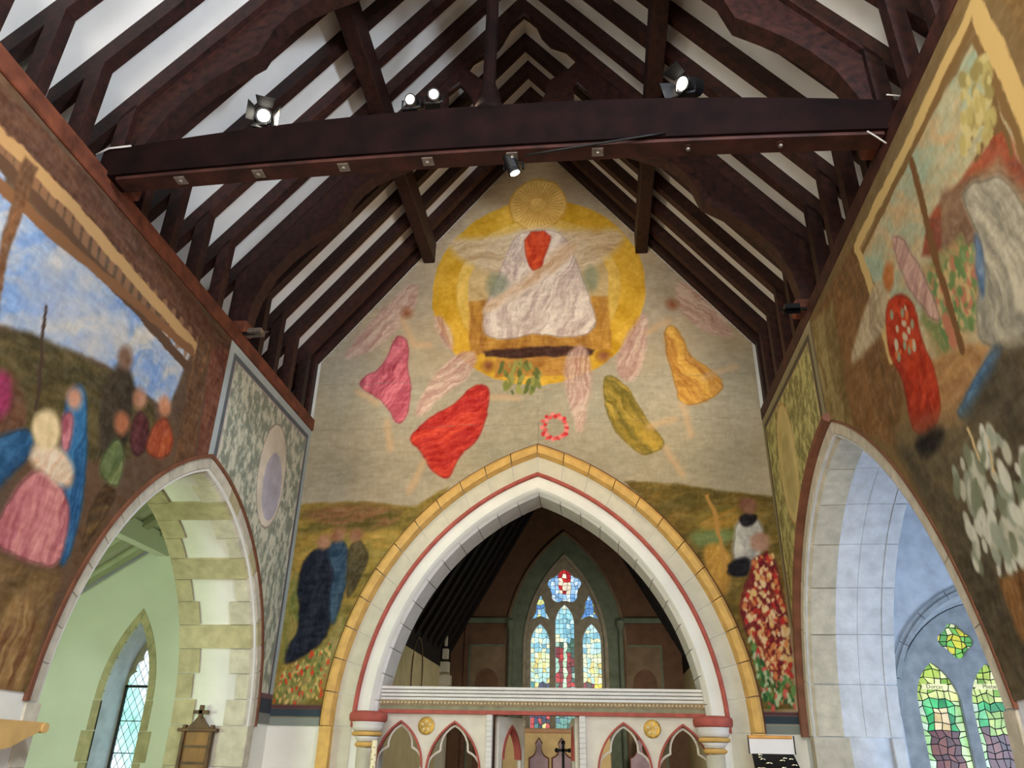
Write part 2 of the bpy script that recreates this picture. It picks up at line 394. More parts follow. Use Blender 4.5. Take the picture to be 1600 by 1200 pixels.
# --- crown post
cp = E(763, 160, 4.3); CPX = cp.x
KP = thing('crown_post', 'slim black crown post with moulded base standing on the tie beam', 'post', (CPX, 4.3, 6.09))
bm = bmesh.new(); lathe(bm, [(.052, 6.33), (.052, 9.9)], (CPX, 4.3), 10); child(obj('shaft', bm, M_BEAM), KP)
bm = bmesh.new(); lathe(bm, [(.125, 6.08), (.125, 6.12), (.10, 6.15), (.105, 6.18), (.09, 6.21), (.085, 6.25), (.075, 6.27), (.08, 6.30), (.066, 6.32), (.06, 6.37), (.052, 6.39)], (CPX, 4.3), 20); child(obj('moulded_base', bm, M_BEAM, smooth=True), KP)

# ================================================================== CHANCEL ARCH (stones, hood, jambs, capitals)
NA = 12
orders = [('hood_stone', M_YELL, [(0, -.10), (-.035, -.13), (-.10, -.10), (-.13, .0), (-.13, .06), (0, .06)]),
          ('face_voussoir', M_ARCHST, [(-.13, -.015), (-.33, -.015), (-.33, .2), (-.13, .2)]),
          ('inner_voussoir', M_ARCHST, [(-.365, .04), (-.43, .04), (-.50, .16), (-.50, .22), (-.365, .22)]),
          ('soffit_voussoir', M_ARCHWH, [(-.43, .2), (-.50, .2), (-.53, .24), (-.53, .7), (-.43, .7)])]
for nm, m, prof in orders:
    for side in (0, 1):
        for i in range(NA):
            bm = bmesh.new(); arch_seg(bm, A_CH, side, i/NA, (i+1)/NA, prof, ch3, 4, .0012)
            obj(nm, bm, m, WE)
for side in (0, 1):   # red painted roll
    bm = bmesh.new(); prof = [(-.345+.026*math.cos(a), -.01+.045*math.sin(a)) for a in np.linspace(0, 2*math.pi, 9)[:-1]]
    arch_seg(bm, A_CH, side, 0, 1, prof, ch3, 28); obj('red_roll_moulding', bm, M_REDST, WE, smooth=True)
    # thin dark line round the hood
    bm = bmesh.new(); arch_seg(bm, A_CH, side, 0, 1, [(0, -.10), (.022, -.07), (.022, .0), (0, .0)], ch3, 28); obj('hood_fillet', bm, M_TRIM, WE)
    # jamb below the springing
    s = -1 if side == 0 else 1; cxx = .1
    xo = lambda n: cxx+s*(3.42-1.05+n)
    for nm, m, (n0, n1), (d0, d1) in (('hood_jamb', M_YELL, (-.13, 0), (-.11, .05)), ('face_jamb', M_ARCHST, (-.33, -.13), (-.015, .2)), ('inner_jamb', M_ARCHWH, (-.53, -.36), (.3, .7))):
        for k in range(4):
            z0, z1 = k*.495, (k+1)*.495
            bm = bmesh.new(); a, b = sorted((xo(n0), xo(n1))); bx(bm, a, b, 9+d0, 9+d1, z0+.002, z1-.002); obj(nm, bm, m, WE)
    # engaged column with capital
    cc = (xo(-.50), 9.04)
    bm = bmesh.new(); lathe(bm, [(.10, 0), (.10, 1.77)], cc, 20); obj('column_shaft', bm, M_ARCHST, WE, smooth=True)
    bm = bmesh.new(); lathe(bm, [(.105, 1.78), (.125, 1.80), (.125, 1.815), (.105, 1.83)], cc, 20); obj('necking_ring', bm, M_YELL, WE, smooth=True)
    bm = bmesh.new(); lathe(bm, [(.105, 1.835), (.115, 1.86), (.14, 1.885)], cc, 20); obj('capital_bell', bm, M_ARCHWH, WE, smooth=True)
    bm = bmesh.new(); lathe(bm, [(.145, 1.89), (.165, 1.90), (.165, 1.925), (.145, 1.935)], cc, 20); obj('capital_ring', bm, M_YELL, WE, smooth=True)
    bm = bmesh.new(); lathe(bm, [(.15, 1.94), (.17, 1.98), (.175, 2.02), (.185, 2.03)], cc, 20); obj('capital_bell', bm, M_ARCHWH, WE, smooth=True)
    bm = bmesh.new(); lathe(bm, [(.185, 2.03), (.205, 2.045), (.21, 2.10), (.20, 2.125), (.16, 2.14)], cc, 20); obj('red_abacus', bm, M_REDST, WE, smooth=True)

# ================================================================== SIDE ARCADES
def arcade(arch, to3d, parent, trimw, left):
    for side in (0, 1):
        NV = 12 if left else 7
        full = (3, 6, 9) if left else ()
        for i in range(NV):
            dep = (.18 if i % 2 else .27) if left else .29
            if side == 1 and i in full: dep = .851
            prof = [(-.004, -.012), (-.10, -.012), (-.155, .05), (-.155, dep), (-.004, dep)]
            bm = bmesh.new(); arch_seg(bm, arch, side, i/NV, (i+1)/NV, prof, to3d, 3, .002)
            obj('voussoir', bm, M_STONE if dep < .5 else M_QUOIN, parent)
            if dep < .5:
                d0 = (.68 if i % 2 else .62) if left else .74
                bm = bmesh.new(); arch_seg(bm, arch, side, i/NV, (i+1)/NV, [(-.004, d0), (-.15, d0), (-.15, .855), (-.004, .855)], to3d, 3, .002)
                obj('aisle_voussoir', bm, M_QUOIN if left else M_BLUEST, parent)
        # trim between mural and stones
        bm = bmesh.new()
        if left: prof = [(-.004, -.03), (.03, -.03), (.03, .0), (-.004, .0)]
        elif side == 1: prof = [(-.004, -.03), (.015, -.075), (.045, -.085), (.07, -.06), (.075, 0), (-.004, 0)]
        else: prof = [(-.004, -.022), (.014, -.022), (.014, 0), (-.004, 0)]
        arch_seg(bm, arch, side, 0, 1, prof, to3d, 30); obj('arch_trim', bm, M_TRIM, parent)
        # jamb blocks under the springing
        u = arch.pt(side, 0, 0)[0]; sg = 1 if side == 0 else -1
        for k in range(5):
            z0, z1 = arch.z0-(k+1)*.39, arch.z0-k*.39
            dep = .22 if k % 2 else .34
            bm = bmesh.new(); a, b = sorted((u+sg*.004, u+sg*.155)); p0 = to3d(a, z0+.003, -.012); p1 = to3d(b, z1-.003, dep)
            bx(bm, min(p0.x, p1.x), max(p0.x, p1.x), a, b, z0+.003, z1-.003, .006); obj('jamb_stone', bm, M_STONE, parent)
            bm = bmesh.new(); p0 = to3d(a, z0, (.64 if k % 2 else .56) if left else .74); p1 = to3d(b, z1, .855)
            bx(bm, min(p0.x, p1.x), max(p0.x, p1.x), a, b, z0+.003, z1-.003, .006); obj('jamb_stone', bm, M_QUOIN if left else M_BLUEST, parent)
arcade(A_L, lf3, WL, .03, True)
arcade(A_R, rt3, WR, .05, False)
# right arch: whitewashed soffit blocks between the two stone rings
for i in range(7):
    for d0, d1 in ((.292, .50), (.503, .738)):
        bm = bmesh.new(); arch_seg(bm, A_R, 1, i/7, (i+1)/7, [(-.10, d0), (-.145, d0), (-.145, d1), (-.10, d1)], rt3, 4, .0009)
        obj('soffit_block', bm, M_BLUEST, WR)

# ================================================================== AISLES
# north aisle (left)
YA = 9.5
struct(box('wall_aisle_north', M_AISLE, None, -7.0, -6.75, -4.6, 9.8, 0, 3.1))
def lancet_outline(x0, x1, zs, ztop, n=10):
    a = (x1-x0)/2; h = ztop-zs; R = (a*a+h*h)/(2*a); A = Arch((x0+R, zs), R, (x1-R, zs), R, zs); return A.curve(0, n)
def wall_with_hole(name, m, outer, holes, y, th): return struct(plate(name, m, outer, holes, lambda u, v, d: Vector((u, y+d, v)), th))
# lancet geometry from the photograph
lx0, lx1 = E(168, 1200, 9.8).x, E(221, 1200, 9.8).x; lx0, lx1 = lx0-.02, lx1+.02
lz1 = E(232, 1012, 9.8).z
sx0, sx1, szt = E(150, 1200, YA).x-.14, lx1+.02, E(216, 970, YA).z
splay = [(sx0, .9)]+lancet_outline(sx0, sx1, 2.25, szt)+[(sx1, .9)]
wall_with_hole('wall_aisle_north_east', M_AISLE, [(-6.75, 0), (-3.74, 0), (-3.74, 4.95), (-6.75, 2.95)], [splay], YA, .06)
# splayed reveal
gl = [(lx0, 1.0)]+lancet_outline(lx0, lx1, 2.46, lz1+.17)+[(lx1, 1.0)]
bm = bmesh.new(); a = [bm.verts.new((u, YA+.03, v)) for u, v in splay]; b = [bm.verts.new((u, 9.86, v)) for u, v in gl]
for i in range(len(a)): bm.faces.new((a[i], a[(i+1) % len(a)], b[(i+1) % len(b)], b[i]))
rev = struct(obj('window_2', bm, M_BLUEST))
# hood stones round the splay
AL = None
a_ = (sx1-sx0)/2; h_ = szt-2.25; R_ = (a_*a_+h_*h_)/(2*a_); AL = Arch((sx0+R_, 2.25), R_, (sx1-R_, 2.25), R_, 2.25)
al3 = lambda u, v, d: Vector((u, YA+d, v))
for side in (0, 1):
    for i in range(5):
        bm = bmesh.new(); arch_seg(bm, AL, side, i/5, (i+1)/5, [(.09, -.006), (.0, -.006), (.0, .06), (.09, .06)], al3, 3, .003); obj('reveal_stone', bm, M_QUOIN, rev)
    u = AL.pt(side, 0)[0]; sg = -1 if side == 0 else 1
    for k in range(4):
        w_ = (.16 if k % 2 else .10); a, b = sorted((u, u+sg*w_)); bm = bmesh.new(); bx(bm, a, b, YA-.006, YA+.06, 2.25-.34*(k+1)+.003, 2.25-.34*k-.003, .004); obj('reveal_stone', bm, M_QUOIN, rev)
# tracery head + leaded glass
wy = 9.84
tre = []
cxl = (lx0+lx1)/2; hw = (lx1-lx0)/2-.02
t0 = 2.44
tre = [(cxl-hw, 1.0), (cxl-hw, t0)]+arc_pts((cxl-hw, t0), (cxl-hw*.62, t0+.17), .22)+arc_pts((cxl-hw*.74, t0+.19), (cxl-hw*.34, t0+.31), .22, 6)+arc_pts((cxl-hw*.40, t0+.33), (cxl, lz1+.02), .2)
tre = tre+[(2*cxl-x, z) for x, z in tre[::-1]]
outl = [(lx0-.03, .9)]+lancet_outline(lx0-.03, lx1+.03, 2.46, lz1+.24)+[(lx1+.03, .9)]
o = plate('tracery', M_TRAC, outl, [tre], lambda u, v, d: Vector((u, wy-.02+d, v)), .05); o.parent = rev
def setcol(me, cols):
    at = me.color_attributes.new('Col', 'FLOAT_COLOR', 'POINT')
    at.data.foreach_set('color', np.array(cols, dtype=np.float32).ravel())
def clip(poly, conv):
    out = list(poly); n = len(conv)
    ar = sum(conv[i][0]*conv[(i+1) % n][1]-conv[(i+1) % n][0]*conv[i][1] for i in range(n)); sg = 1 if ar > 0 else -1
    for i in range(n):
        a, b = conv[i], conv[(i+1) % n]; inp = out; out = []
        f = lambda p: sg*((b[0]-a[0])*(p[1]-a[1])-(b[1]-a[1])*(p[0]-a[0]))
        for j in range(len(inp)):
            p, q = inp[j], inp[(j+1) % len(inp)]; fp, fq = f(p), f(q)
            if fp >= 0: out.append(p)
            if (fp >= 0) != (fq >= 0):
                t = fp/(fp-fq); out.append((p[0]+(q[0]-p[0])*t, p[1]+(q[1]-p[1])*t))
        if len(out) < 3: return []
    return out
def shrink(poly, g):
    cx = sum(p[0] for p in poly)/len(poly); cy = sum(p[1] for p in poly)/len(poly); r = []
    for p in poly:
        d = math.hypot(p[0]-cx, p[1]-cy); k = max(.3, 1-g/max(d, 1e-4)); r.append((cx+(p[0]-cx)*k, cy+(p[1]-cy)*k))
    return r
def pane_obj(poly, y, col, m, parent, name='pane'):
    me = bpy.data.meshes.new(name); n = len(poly)
    me.from_pydata([(u, y, v) for u, v in poly], [], [list(range(n))]); setcol(me, [srgb(col)+(1,)]*n); me.materials.append(m)
    o = bpy.data.objects.new(name, me); COL.objects.link(o); o.parent = parent; return o
def panes_joined(polys, cols, y, m, parent, name):
    V = []; F = []; C = []
    for poly, cl in zip(polys, cols):
        b0 = len(V); V += [(u, y, v) for u, v in poly]; F.append(list(range(b0, b0+len(poly)))); C += [srgb(cl)+(1,)]*len(poly)
    me = bpy.data.meshes.new(name); me.from_pydata(V, [], F); setcol(me, C); me.materials.append(m)
    o = bpy.data.objects.new(name, me); COL.objects.link(o); o.parent = parent; o['kind'] = 'stuff'; return o
G_N = glass('leaded_daylight_glass', 1.25)
conv = [(lx0+.01, .95), (lx1-.01, .95)]+[p for p in lancet_outline(lx0+.01, lx1-.01, 2.50, lz1+.10)[::-1]]
bm = bmesh.new(); prism(bm, [(u, wy+.012, v) for u, v in conv], (0, .01, 0)); obj('lead_backing', bm, M_LEAD, rev)
st = .098; sv = .16
k = 0
for i in range(-1, 8):
    for j in range(-1, 26):
        cx = lx0+i*st+(st/2 if j % 2 else 0); cz = 1.0+j*sv/2
        p = clip([(cx-st/2, cz), (cx, cz-sv/2), (cx+st/2, cz), (cx, cz+sv/2)], conv)
        if p:
            g = .5+.5*math.sin(cz*4.1+cx*7)+random.uniform(-.2, .2); g = max(0, min(1, g))
            col = tuple(int(a+(b-a)*g) for a, b in zip((150, 215, 205), (222, 240, 250)))
            pane_obj(shrink(p, .005), wy+.008, col, G_N, rev)
# iron casement
fz = E(240, 1071, wy).z
bm = bmesh.new(); bx(bm, lx0+.005, lx0+.03, wy-.03, wy, .95, fz); bx(bm, lx1-.03, lx1-.005, wy-.03, wy, .95, fz); bx(bm, lx0+.005, lx1-.005, wy-.03, wy, fz-.03, fz)
bx(bm, lx0+.02, lx1-.02, wy-.012, wy, fz-.42, fz-.41); bx(bm, lx0+.02, lx1-.02, wy-.012, wy, fz-.78, fz-.77); obj('iron_casement', bm, M_IRON, rev)
# lean-to ceiling with its rafters
bm = bmesh.new(); prism(bm, [(-3.74, -4.6, 5.0), (-6.9, -4.6, 2.9), (-6.9, -4.6, 3.0), (-3.74, -4.6, 5.1)], (0, 14.4, 0)); CN = struct(obj('ceiling_aisle_north', bm, M_AISLE))
for y in [9.2-.42*k for k in range(12)]:
    bm = bmesh.new(); prism(bm, [(-3.76, y, 4.88), (-6.74, y, 2.90), (-6.74, y, 3.0), (-3.76, y, 4.98)], (0, .13, 0)); obj('rafter', bm, mat('aisle_rafter_paint', (176, 182, 150), .06, 4, .8), CN)
bm = bmesh.new(); prism(bm, [(-4.95, -4.5, 4.0), (-4.80, -4.5, 4.0), (-4.80, -4.5, 4.25), (-4.95, -4.5, 4.25)], (0, 14, 0)); obj('purlin', bm, M_AISLE, CN)
# south aisle (right)
struct(box('wall_aisle_south', M_AISLE, None, 6.75, 7.0, -4.6, 9.8, 0, 3.6))
YS = 9.5
rc = E(1530, 932, YS); rx0 = E(1412, 1015, YS)
acx = rc.x; ahw = acx-E(1424, 1200, YS).x; azs = 2.2
AW = Arch((acx-ahw+ahw*1.25, azs), ahw*1.25, (acx+ahw-ahw*1.25, azs), ahw*1.25, azs)
hh = AW.apex()[1]
rear = [(acx-ahw, .9)]+AW.curve(0, 14)+[(acx+ahw, .9)]
wall_with_hole('wall_aisle_south_east', M_BLUEST, [(3.74, 0), (6.75, 0), (6.75, 5.2), (3.74, 5.2)], [rear], YS, .06)
bm = bmesh.new(); prism(bm, [(3.74, -4.6, 5.0), (6.9, -4.6, 3.5), (6.9, -4.6, 3.6), (3.74, -4.6, 5.1)], (0, 14.2, 0)); struct(obj('ceiling_aisle_south', bm, M_BLUEST))
wys = 9.92
bm = bmesh.new(); inn = [((u-acx)*.90+acx, (v-1.5)*.955+1.5) for u, v in rear]
a = [bm.verts.new((u, YS+.03, v)) for u, v in rear]; b = [bm.verts.new((u, wys, v)) for u, v in inn]
for i in range(len(a)): bm.faces.new((a[i], a[(i+1) % len(a)], b[(i+1) % len(b)], b[i]))
SW = struct(obj('window_3', bm, M_BLUEST))
s3 = lambda u, v, d: Vector((u, YS+d, v))
for side in (0, 1):
    for i in range(5):
        for n0, n1, d in ((.0, .05, -.05), (.05, .10, -.03)):
            bm = bmesh.new(); arch_seg(bm, AW, side, i/5, (i+1)/5, [(n1, d), (n0, d), (n0, .05), (n1, .05)], s3, 4, .002); obj('hood_stone', bm, M_TRACG, SW)
def convex_lancet(px0, px1, pyt, y, zb, ra=.62):
    x0, x1 = E(px0, 1150, y).x, E(px1, 1150, y).x; zt = E((px0+px1)/2+8, pyt, y).z; w_ = x1-x0
    h = w_*1.0; return x0, x1, zt-h, zt
l1 = [E(1432, 1100, wys).x, E(1500, 1100, wys).x, E(1455, 1035, wys).z]
l2 = [E(1516, 1100, wys).x, E(1590, 1100, wys).x, E(1543, 1037, wys).z]
holes = []
for x0, x1, zt in (l1, l2):
    w_ = x1-x0; zs = zt-w_*.95
    holes.append([(x0, 1.0)]+lancet_outline(x0, x1, zs, zt)+[(x1, 1.0)])
qf = E(1490, 1002, wys)
def foil(cx, cz, lobes, r, rl, n=7, rot=0):
    pts = []
    for k in range(lobes):
        a = rot+2*math.pi*k/lobes
        for t in np.linspace(-1.25, 1.25, n):
            q = a+t; pts.append((cx+r*math.cos(a)+rl*math.cos(q), cz+r*math.sin(a)+rl*math.sin(q)))
    return pts
quat = foil(qf.x, qf.z, 4, .115, .085, 7, math.pi/2)
inn_small = [((u-acx)*.97+acx, v) for u, v in inn]
plate('tracery', M_TRACG, inn, holes+[quat], lambda u, v, d: Vector((u, wys-.06+d, v)), .10).parent = SW
G_S = glass('green_stained_glass', .85)
def mosaic(x0, x1, z0, z1, cw, chh, conv, colf, y, m, parent, joined=None, name='pane', gap=.0075):
    nx = max(2, int(round((x1-x0)/cw))); nz = max(2, int(round((z1-z0)/chh)))
    gx = [[x0+(x1-x0)*i/nx+(random.uniform(-.28, .28)*cw if 0 < i < nx else 0) for i in range(nx+1)] for j in range(nz+1)]
    gz = [[z0+(z1-z0)*j/nz+(random.uniform(-.28, .28)*chh if 0 < j < nz else 0) for i in range(nx+1)] for j in range(nz+1)]
    P, C_ = [], []
    for j in range(nz):
        for i in range(nx):
            q = [(gx[j][i], gz[j][i]), (gx[j][i+1], gz[j][i+1]), (gx[j+1][i+1], gz[j+1][i+1]), (gx[j+1][i], gz[j+1][i])]
            p = clip(q, conv)
            if len(p) < 3: continue
            cx = sum(a[0] for a in p)/len(p); cz = sum(a[1] for a in p)/len(p)
            cl = colf((cx-x0)/(x1-x0), (cz-z0)/(z1-z0)); p = shrink(p, gap)
            if joined: P.append(p); C_.append(cl)
            else: pane_obj(p, y, cl, m, parent, name)
    if joined: panes_joined(P, C_, y, m, parent, joined)
def pick(*cs): return random.choice(cs)
def south_cols(which):
    def f(u, v):
        e = abs(u-.5)
        if v > .80: return pick((176, 205, 90), (205, 225, 140), (120, 170, 60), (225, 235, 180))
        if v > .735: return pick((214, 226, 150), (170, 200, 100))
        if e > .40: return pick((196, 226, 170), (160, 210, 140), (200, 228, 205))
        if .54 < v < .70 and e < .16: return pick((232, 214, 170), (214, 190, 130)) if which == 0 else pick((150, 190, 90), (180, 205, 110))
        if v < .56 and e < .30: return pick((96, 52, 44), (80, 44, 40), (120, 66, 48), (104, 50, 52))
        return pick((30, 170, 84), (70, 196, 116), (20, 136, 70), (110, 205, 136))
    return f
for q, (x0, x1, zt) in enumerate((l1, l2)):
    w_ = x1-x0; zs = zt-w_*.95; conv = [(x0-.01, 1.0), (x1+.01, 1.0)]+lancet_outline(x0-.01, x1+.01, zs, zt+.01)[::-1]
    bm = bmesh.new(); prism(bm, [(u, wys+.012, v) for u, v in conv], (0, .01, 0)); obj('lead_backing', bm, M_LEAD, SW)
    mosaic(x0, x1, 1.2, zt, .075, .082, conv, south_cols(q), wys+.008, G_S, SW)
    # name scroll in the head of the light
    zt_ = E(1462 if q == 0 else 1548, 1073, wys).z
    pane_obj([(x0+.10, zt_-.03), (x1-.10, zt_-.03), (x1-.10, zt_+.03), (x0+.10, zt_+.03)], wys+.004, (228, 232, 180), G_S, SW, 'name_scroll')
    tc = bpy.data.curves.new('lettering', 'FONT'); tc.body = ('Dorcas', 'Phebe')[q]; tc.size = .062; tc.align_x = 'CENTER'; tc.align_y = 'CENTER'; tc.extrude = .001
    t = bpy.data.objects.new('tmp', tc); COL.objects.link(t); dg = bpy.context.evaluated_depsgraph_get(); me = bpy.data.meshes.new_from_object(t.evaluated_get(dg)); bpy.data.objects.remove(t)
    lo = new_obj('lettering', me, M_LEAD, SW); lo.location = ((x0+x1)/2, wys+.0015, zt_); lo.rotation_euler = (math.pi/2, 0, 0)
    if not me.materials: me.materials.append(M_LEAD)
conv = [(qf.x+.21*math.cos(a), qf.z+.21*math.sin(a)) for a in np.linspace(0, 2*math.pi, 17)[:-1]]
bm = bmesh.new(); prism(bm, [(u, wys+.012, v) for u, v in conv], (0, .01, 0)); obj('lead_backing', bm, M_LEAD, SW)
mosaic(qf.x-.21, qf.x+.21, qf.z-.21, qf.z+.21, .075, .075, conv, lambda u, v: pick((120, 190, 90), (200, 200, 70), (225, 235, 190), (90, 160, 90)), wys+.008, G_S, SW)

# ================================================================== CHANCEL
XC0, XC1, YC = -2.35, 2.5, 17.0
WCN = struct(box('wall_chancel_north', M_CREAMCH, None, XC0-.2, XC0, 9.7, 17.2, 0, 3.35))
WCS = struct(box('wall_chancel_south', M_CREAMCH, None, XC1, XC1+.2, 9.7, 17.2, 0, 3.35))
bm = bmesh.new()
for s in (-1, 1):
    prism(bm, [(.08, 9.7, 8.0), (.08+s*2.75, 9.7, 3.2), (.08+s*2.75, 9.7, 3.32), (.08, 9.7, 8.14)], (0, 7.5, 0))
for w_, x_ in ((WCN, XC0-.1), (WCS, XC1+.1)):
    b2 = bmesh.new(); bx(b2, x_-.1, x_+.1, 9.7, 17.2, 3.35, 3.95); obj('chancel_wall_plate', b2, M_ROOFDK, w_)
CCH = struct(obj('ceiling_chancel', bm, M_ROOFDK))
for i in range(14):
    for s in (-1, 1):
        bm = bmesh.new(); y = 10+i*.5
        prism(bm, [(.08, y, 7.85), (.08+s*2.62, y, 3.28), (.08+s*2.62, y, 3.42), (.08, y, 8.02)], (0, .10, 0)); obj('rafter', bm, M_ROOFDK, CCH)
# east wall with its window opening
ewx0, ewx1 = E(822, 1075, YC).x, E(947, 1075, YC).x; ecx = (ewx0+ewx1)/2; ehw = (ewx1-ewx0)/2
ez_top = E(882, 880, YC).z; ezs = E(880, 1000, YC).z
eo = [(ewx0, 2.2)]+lancet_outline(ewx0, ewx1, ezs-.2, ez_top+.1, 12)+[(ewx1, 2.2)]
WCE = wall_with_hole('wall_chancel_east', M_REDCH, [(XC0, 0), (XC1, 0), (XC1, 3.75), (.08, 8.06), (XC0, 3.75)], [eo], YC, .5)
a_ = ehw; h_ = ez_top+.1-(ezs-.2); R_ = (a_*a_+h_*h_)/(2*a_); AE = Arch((ewx0+R_, ezs-.2), R_, (ewx1-R_, ezs-.2), R_, ezs-.2)
e3 = lambda u, v, d: Vector((u, YC+d, v))
for side in (0, 1):
    for n0, n1, d, nm, m in ((.02, .42, -.03, 'green_arch_band', M_GRNCH), (.42, .47, -.06, 'arch_label', M_DARKCH), (.0, .07, -.06, 'arch_roll', M_TRAC)):
        bm = bmesh.new(); arch_seg(bm, AE, side, 0, 1, [(n1, d), (n0, d), (n0, .02), (n1, .02)], e3, 20); obj(nm, bm, m, WCE)
        u = AE.pt(side, 0, n0)[0]; v_ = AE.pt(side, 0, n1)[0]; a, b = sorted((u, v_)); bm = bmesh.new(); bx(bm, a, b, YC+d, YC+.02, 0, ezs-.2); obj(nm, bm, m, WCE)
    s = -1 if side == 0 else 1
    zc = 4.42; x0, x1 = (XC0+.3, ecx-ehw-.32) if s < 0 else (ecx+ehw+.32, XC1-.3)
    bm = bmesh.new(); bx(bm, x0, x1, YC-.09, YC, zc-.06, zc+.05, .015); obj('string_course', bm, M_GRNCH, WCE)
    bm = bmesh.new(); bx(bm, x0, x1, YC-.04, YC, 0, zc-.07); obj('wall_panel', bm, M_REDCH, WCE)
    bm = bmesh.new(); bx(bm, x0+.1, x1-.1, YC-.055, YC-.04, 1, zc-.5); obj('panel_border', bm, M_GRNCH, WCE)
    bm = bmesh.new(); bx(bm, x0+.14, x1-.14, YC-.065, YC-.055, 1, zc-.54); obj('panel_field', bm, M_DARKCH, WCE)
    cxp = (x0+x1)/2; o2 = [(cxp-.24, 1)]+lancet_outline(cxp-.24, cxp+.24, zc-1.25, zc-.98)+[(cxp+.24, 1)]
    bm = bmesh.new(); prism(bm, [(u, YC-.065, v) for u, v in o2], (0, -.01, 0)); obj('painted_niche', bm, M_REDCH, WCE)
    # shafts of the window arch
    xs = ecx+s*(ehw+.34); bm = bmesh.new(); lathe(bm, [(.05, 0), (.05, 4.2), (.09, 4.3), (.10, 4.4), (.06, 4.42)], (xs, YC-.1), 12); obj('window_shaft', bm, M_GRNCH, WCE)
# tracery with lights
WE3 = YC+.12
lights = [(829, 859, 975), (868, 898, 945), (911, 940, 975)]
EW = struct(bpy.data.objects.new('window_4', None)); COL.objects.link(EW)
holes = []; LG = []
for i, (a, b, t) in enumerate(lights):
    x0, x1 = E(a, 1040, WE3).x, E(b, 1040, WE3).x; zt = E((a+b)/2, t, WE3).z; w_ = x1-x0
    h = [(x0, 2.3)]+lancet_outline(x0, x1, zt-w_*1.0, zt)+[(x1, 2.3)]; holes.append(h); LG.append((x0, x1, zt, h))
up = []
for a in (845, 921):
    c0 = E(a, 965, WE3); tp = E(a, 930, WE3).z; w_ = .2
    h = [(c0.x-w_, c0.z-.06), (c0.x-w_*.5, c0.z+.12)]+[(c0.x-w_*.45, c0.z+.28), (c0.x, tp), (c0.x+w_*.45, c0.z+.28)]+[(c0.x+w_*.5, c0.z+.12), (c0.x+w_, c0.z-.06), (c0.x, c0.z+.02)]
    holes.append(h); up.append((c0, tp, h))
q5 = E(882, 918, WE3); cq = foil(q5.x, q5.z, 5, .245, .135, 7, math.pi/2); holes.append(cq)
eo2 = [(u, v) for u, v in eo]
child(plate('tracery', M_TRAC, [((u-ecx)*1.04+ecx, v) for u, v in eo2], holes, lambda u, v, d: Vector((u, YC+.02+d, v)), .12), EW)
G_E = glass('east_stained_glass', .95)
def east_cols(k):
    def f(u, v):
        e = abs(u-.5)
        if v > .70: return pick((150, 205, 215), (190, 225, 225), (225, 230, 190), (120, 180, 200))
        if k == 1:
            if v < .12: return pick((60, 110, 130), (90, 150, 140), (40, 90, 70))
            if .15 < e < .40 and v < .62: return pick((150, 24, 34), (176, 34, 40), (110, 20, 34))
            if e < .15: return pick((190, 220, 190), (215, 230, 200), (170, 205, 170))
            return pick((40, 80, 70), (60, 110, 90), (150, 190, 170))
        if v > .42: return pick((205, 220, 170), (220, 228, 190), (170, 210, 205), (215, 200, 120))
        if k == 0: return pick((30, 50, 90), (24, 36, 60), (60, 130, 130), (220, 210, 130), (190, 60, 60))
        return pick((214, 180, 40), (226, 205, 70), (120, 20, 40), (60, 60, 50), (180, 200, 150))
    return f
for k, (x0, x1, zt, h) in enumerate(LG):
    conv = h
    bm = bmesh.new(); prism(bm, [(u, WE3+.05, v) for u, v in conv], (0, .02, 0)); child(obj('lead_backing', bm, M_LEAD), EW)
    mosaic(x0, x1, 2.3, zt, .085, .10, conv, east_cols(k), WE3+.045, G_E, EW, joined='stained_glass', gap=.006)
for c0, tp, h in up:
    conv = [(c0.x-.26, c0.z-.1), (c0.x+.26, c0.z-.1), (c0.x+.12, tp), (c0.x-.12, tp)]
    bm = bmesh.new(); prism(bm, [(u, WE3+.05, v) for u, v in conv], (0, .02, 0)); child(obj('lead_backing', bm, M_LEAD), EW)
    mosaic(c0.x-.26, c0.x+.26, c0.z-.1, tp, .09, .09, conv, lambda u, v: pick((120, 180, 215), (180, 215, 225), (220, 225, 150), (90, 140, 200)), WE3+.045, G_E, EW, joined='stained_glass', gap=.006)
conv = [(q5.x+.4*math.cos(a), q5.z+.4*math.sin(a)) for a in np.linspace(0, 2*math.pi, 17)[:-1]]
bm = bmesh.new(); prism(bm, [(u, WE3+.05, v) for u, v in conv], (0, .02, 0)); child(obj('lead_backing', bm, M_LEAD), EW)
mosaic(q5.x-.4, q5.x+.4, q5.z-.4, q5.z+.4, .085, .085, conv, lambda u, v: pick((180, 40, 44), (150, 30, 40), (230, 215, 190)) if .3 < u < .7 and v > .3 else pick((150, 190, 225), (200, 220, 235), (110, 160, 210)), WE3+.045, G_E, EW, joined='stained_glass', gap=.006)
# carved niche and painted outline on the chancel north wall
nz = X(690, 1050, XC0+.02)
bm = bmesh.new(); bx(bm, XC0, XC0+.16, nz.y-.12, nz.y+.12, 0, 3.0); child(obj('niche_pier', bm, M_ARCHST), WCN) if False else obj('niche_pier', bm, M_ARCHST)
NP = bpy.data.objects['niche_pier']; NP.parent = WCN
bm = bmesh.new()
for zz, r_ in ((3.0, .13), (3.25, .09), (3.5, .06), (3.75, .03)): bx(bm, XC0+.08-r_, XC0+.08+r_, nz.y-r_, nz.y+r_, zz, zz+.2, .01)
o = obj('niche_pinnacle', bm, M_ARCHST); o.parent = WCN
mo = X(652, 1045, XC0+.01)
bm = bmesh.new(); tube(bm, [(XC0+.012, mo.y+.42*math.cos(a), mo.z-.1+.62*math.sin(a)) for a in np.linspace(0, 2*math.pi, 29)], .012, 5, False); o = obj('painted_outline', bm, M_DARKCH); o.parent = WCN

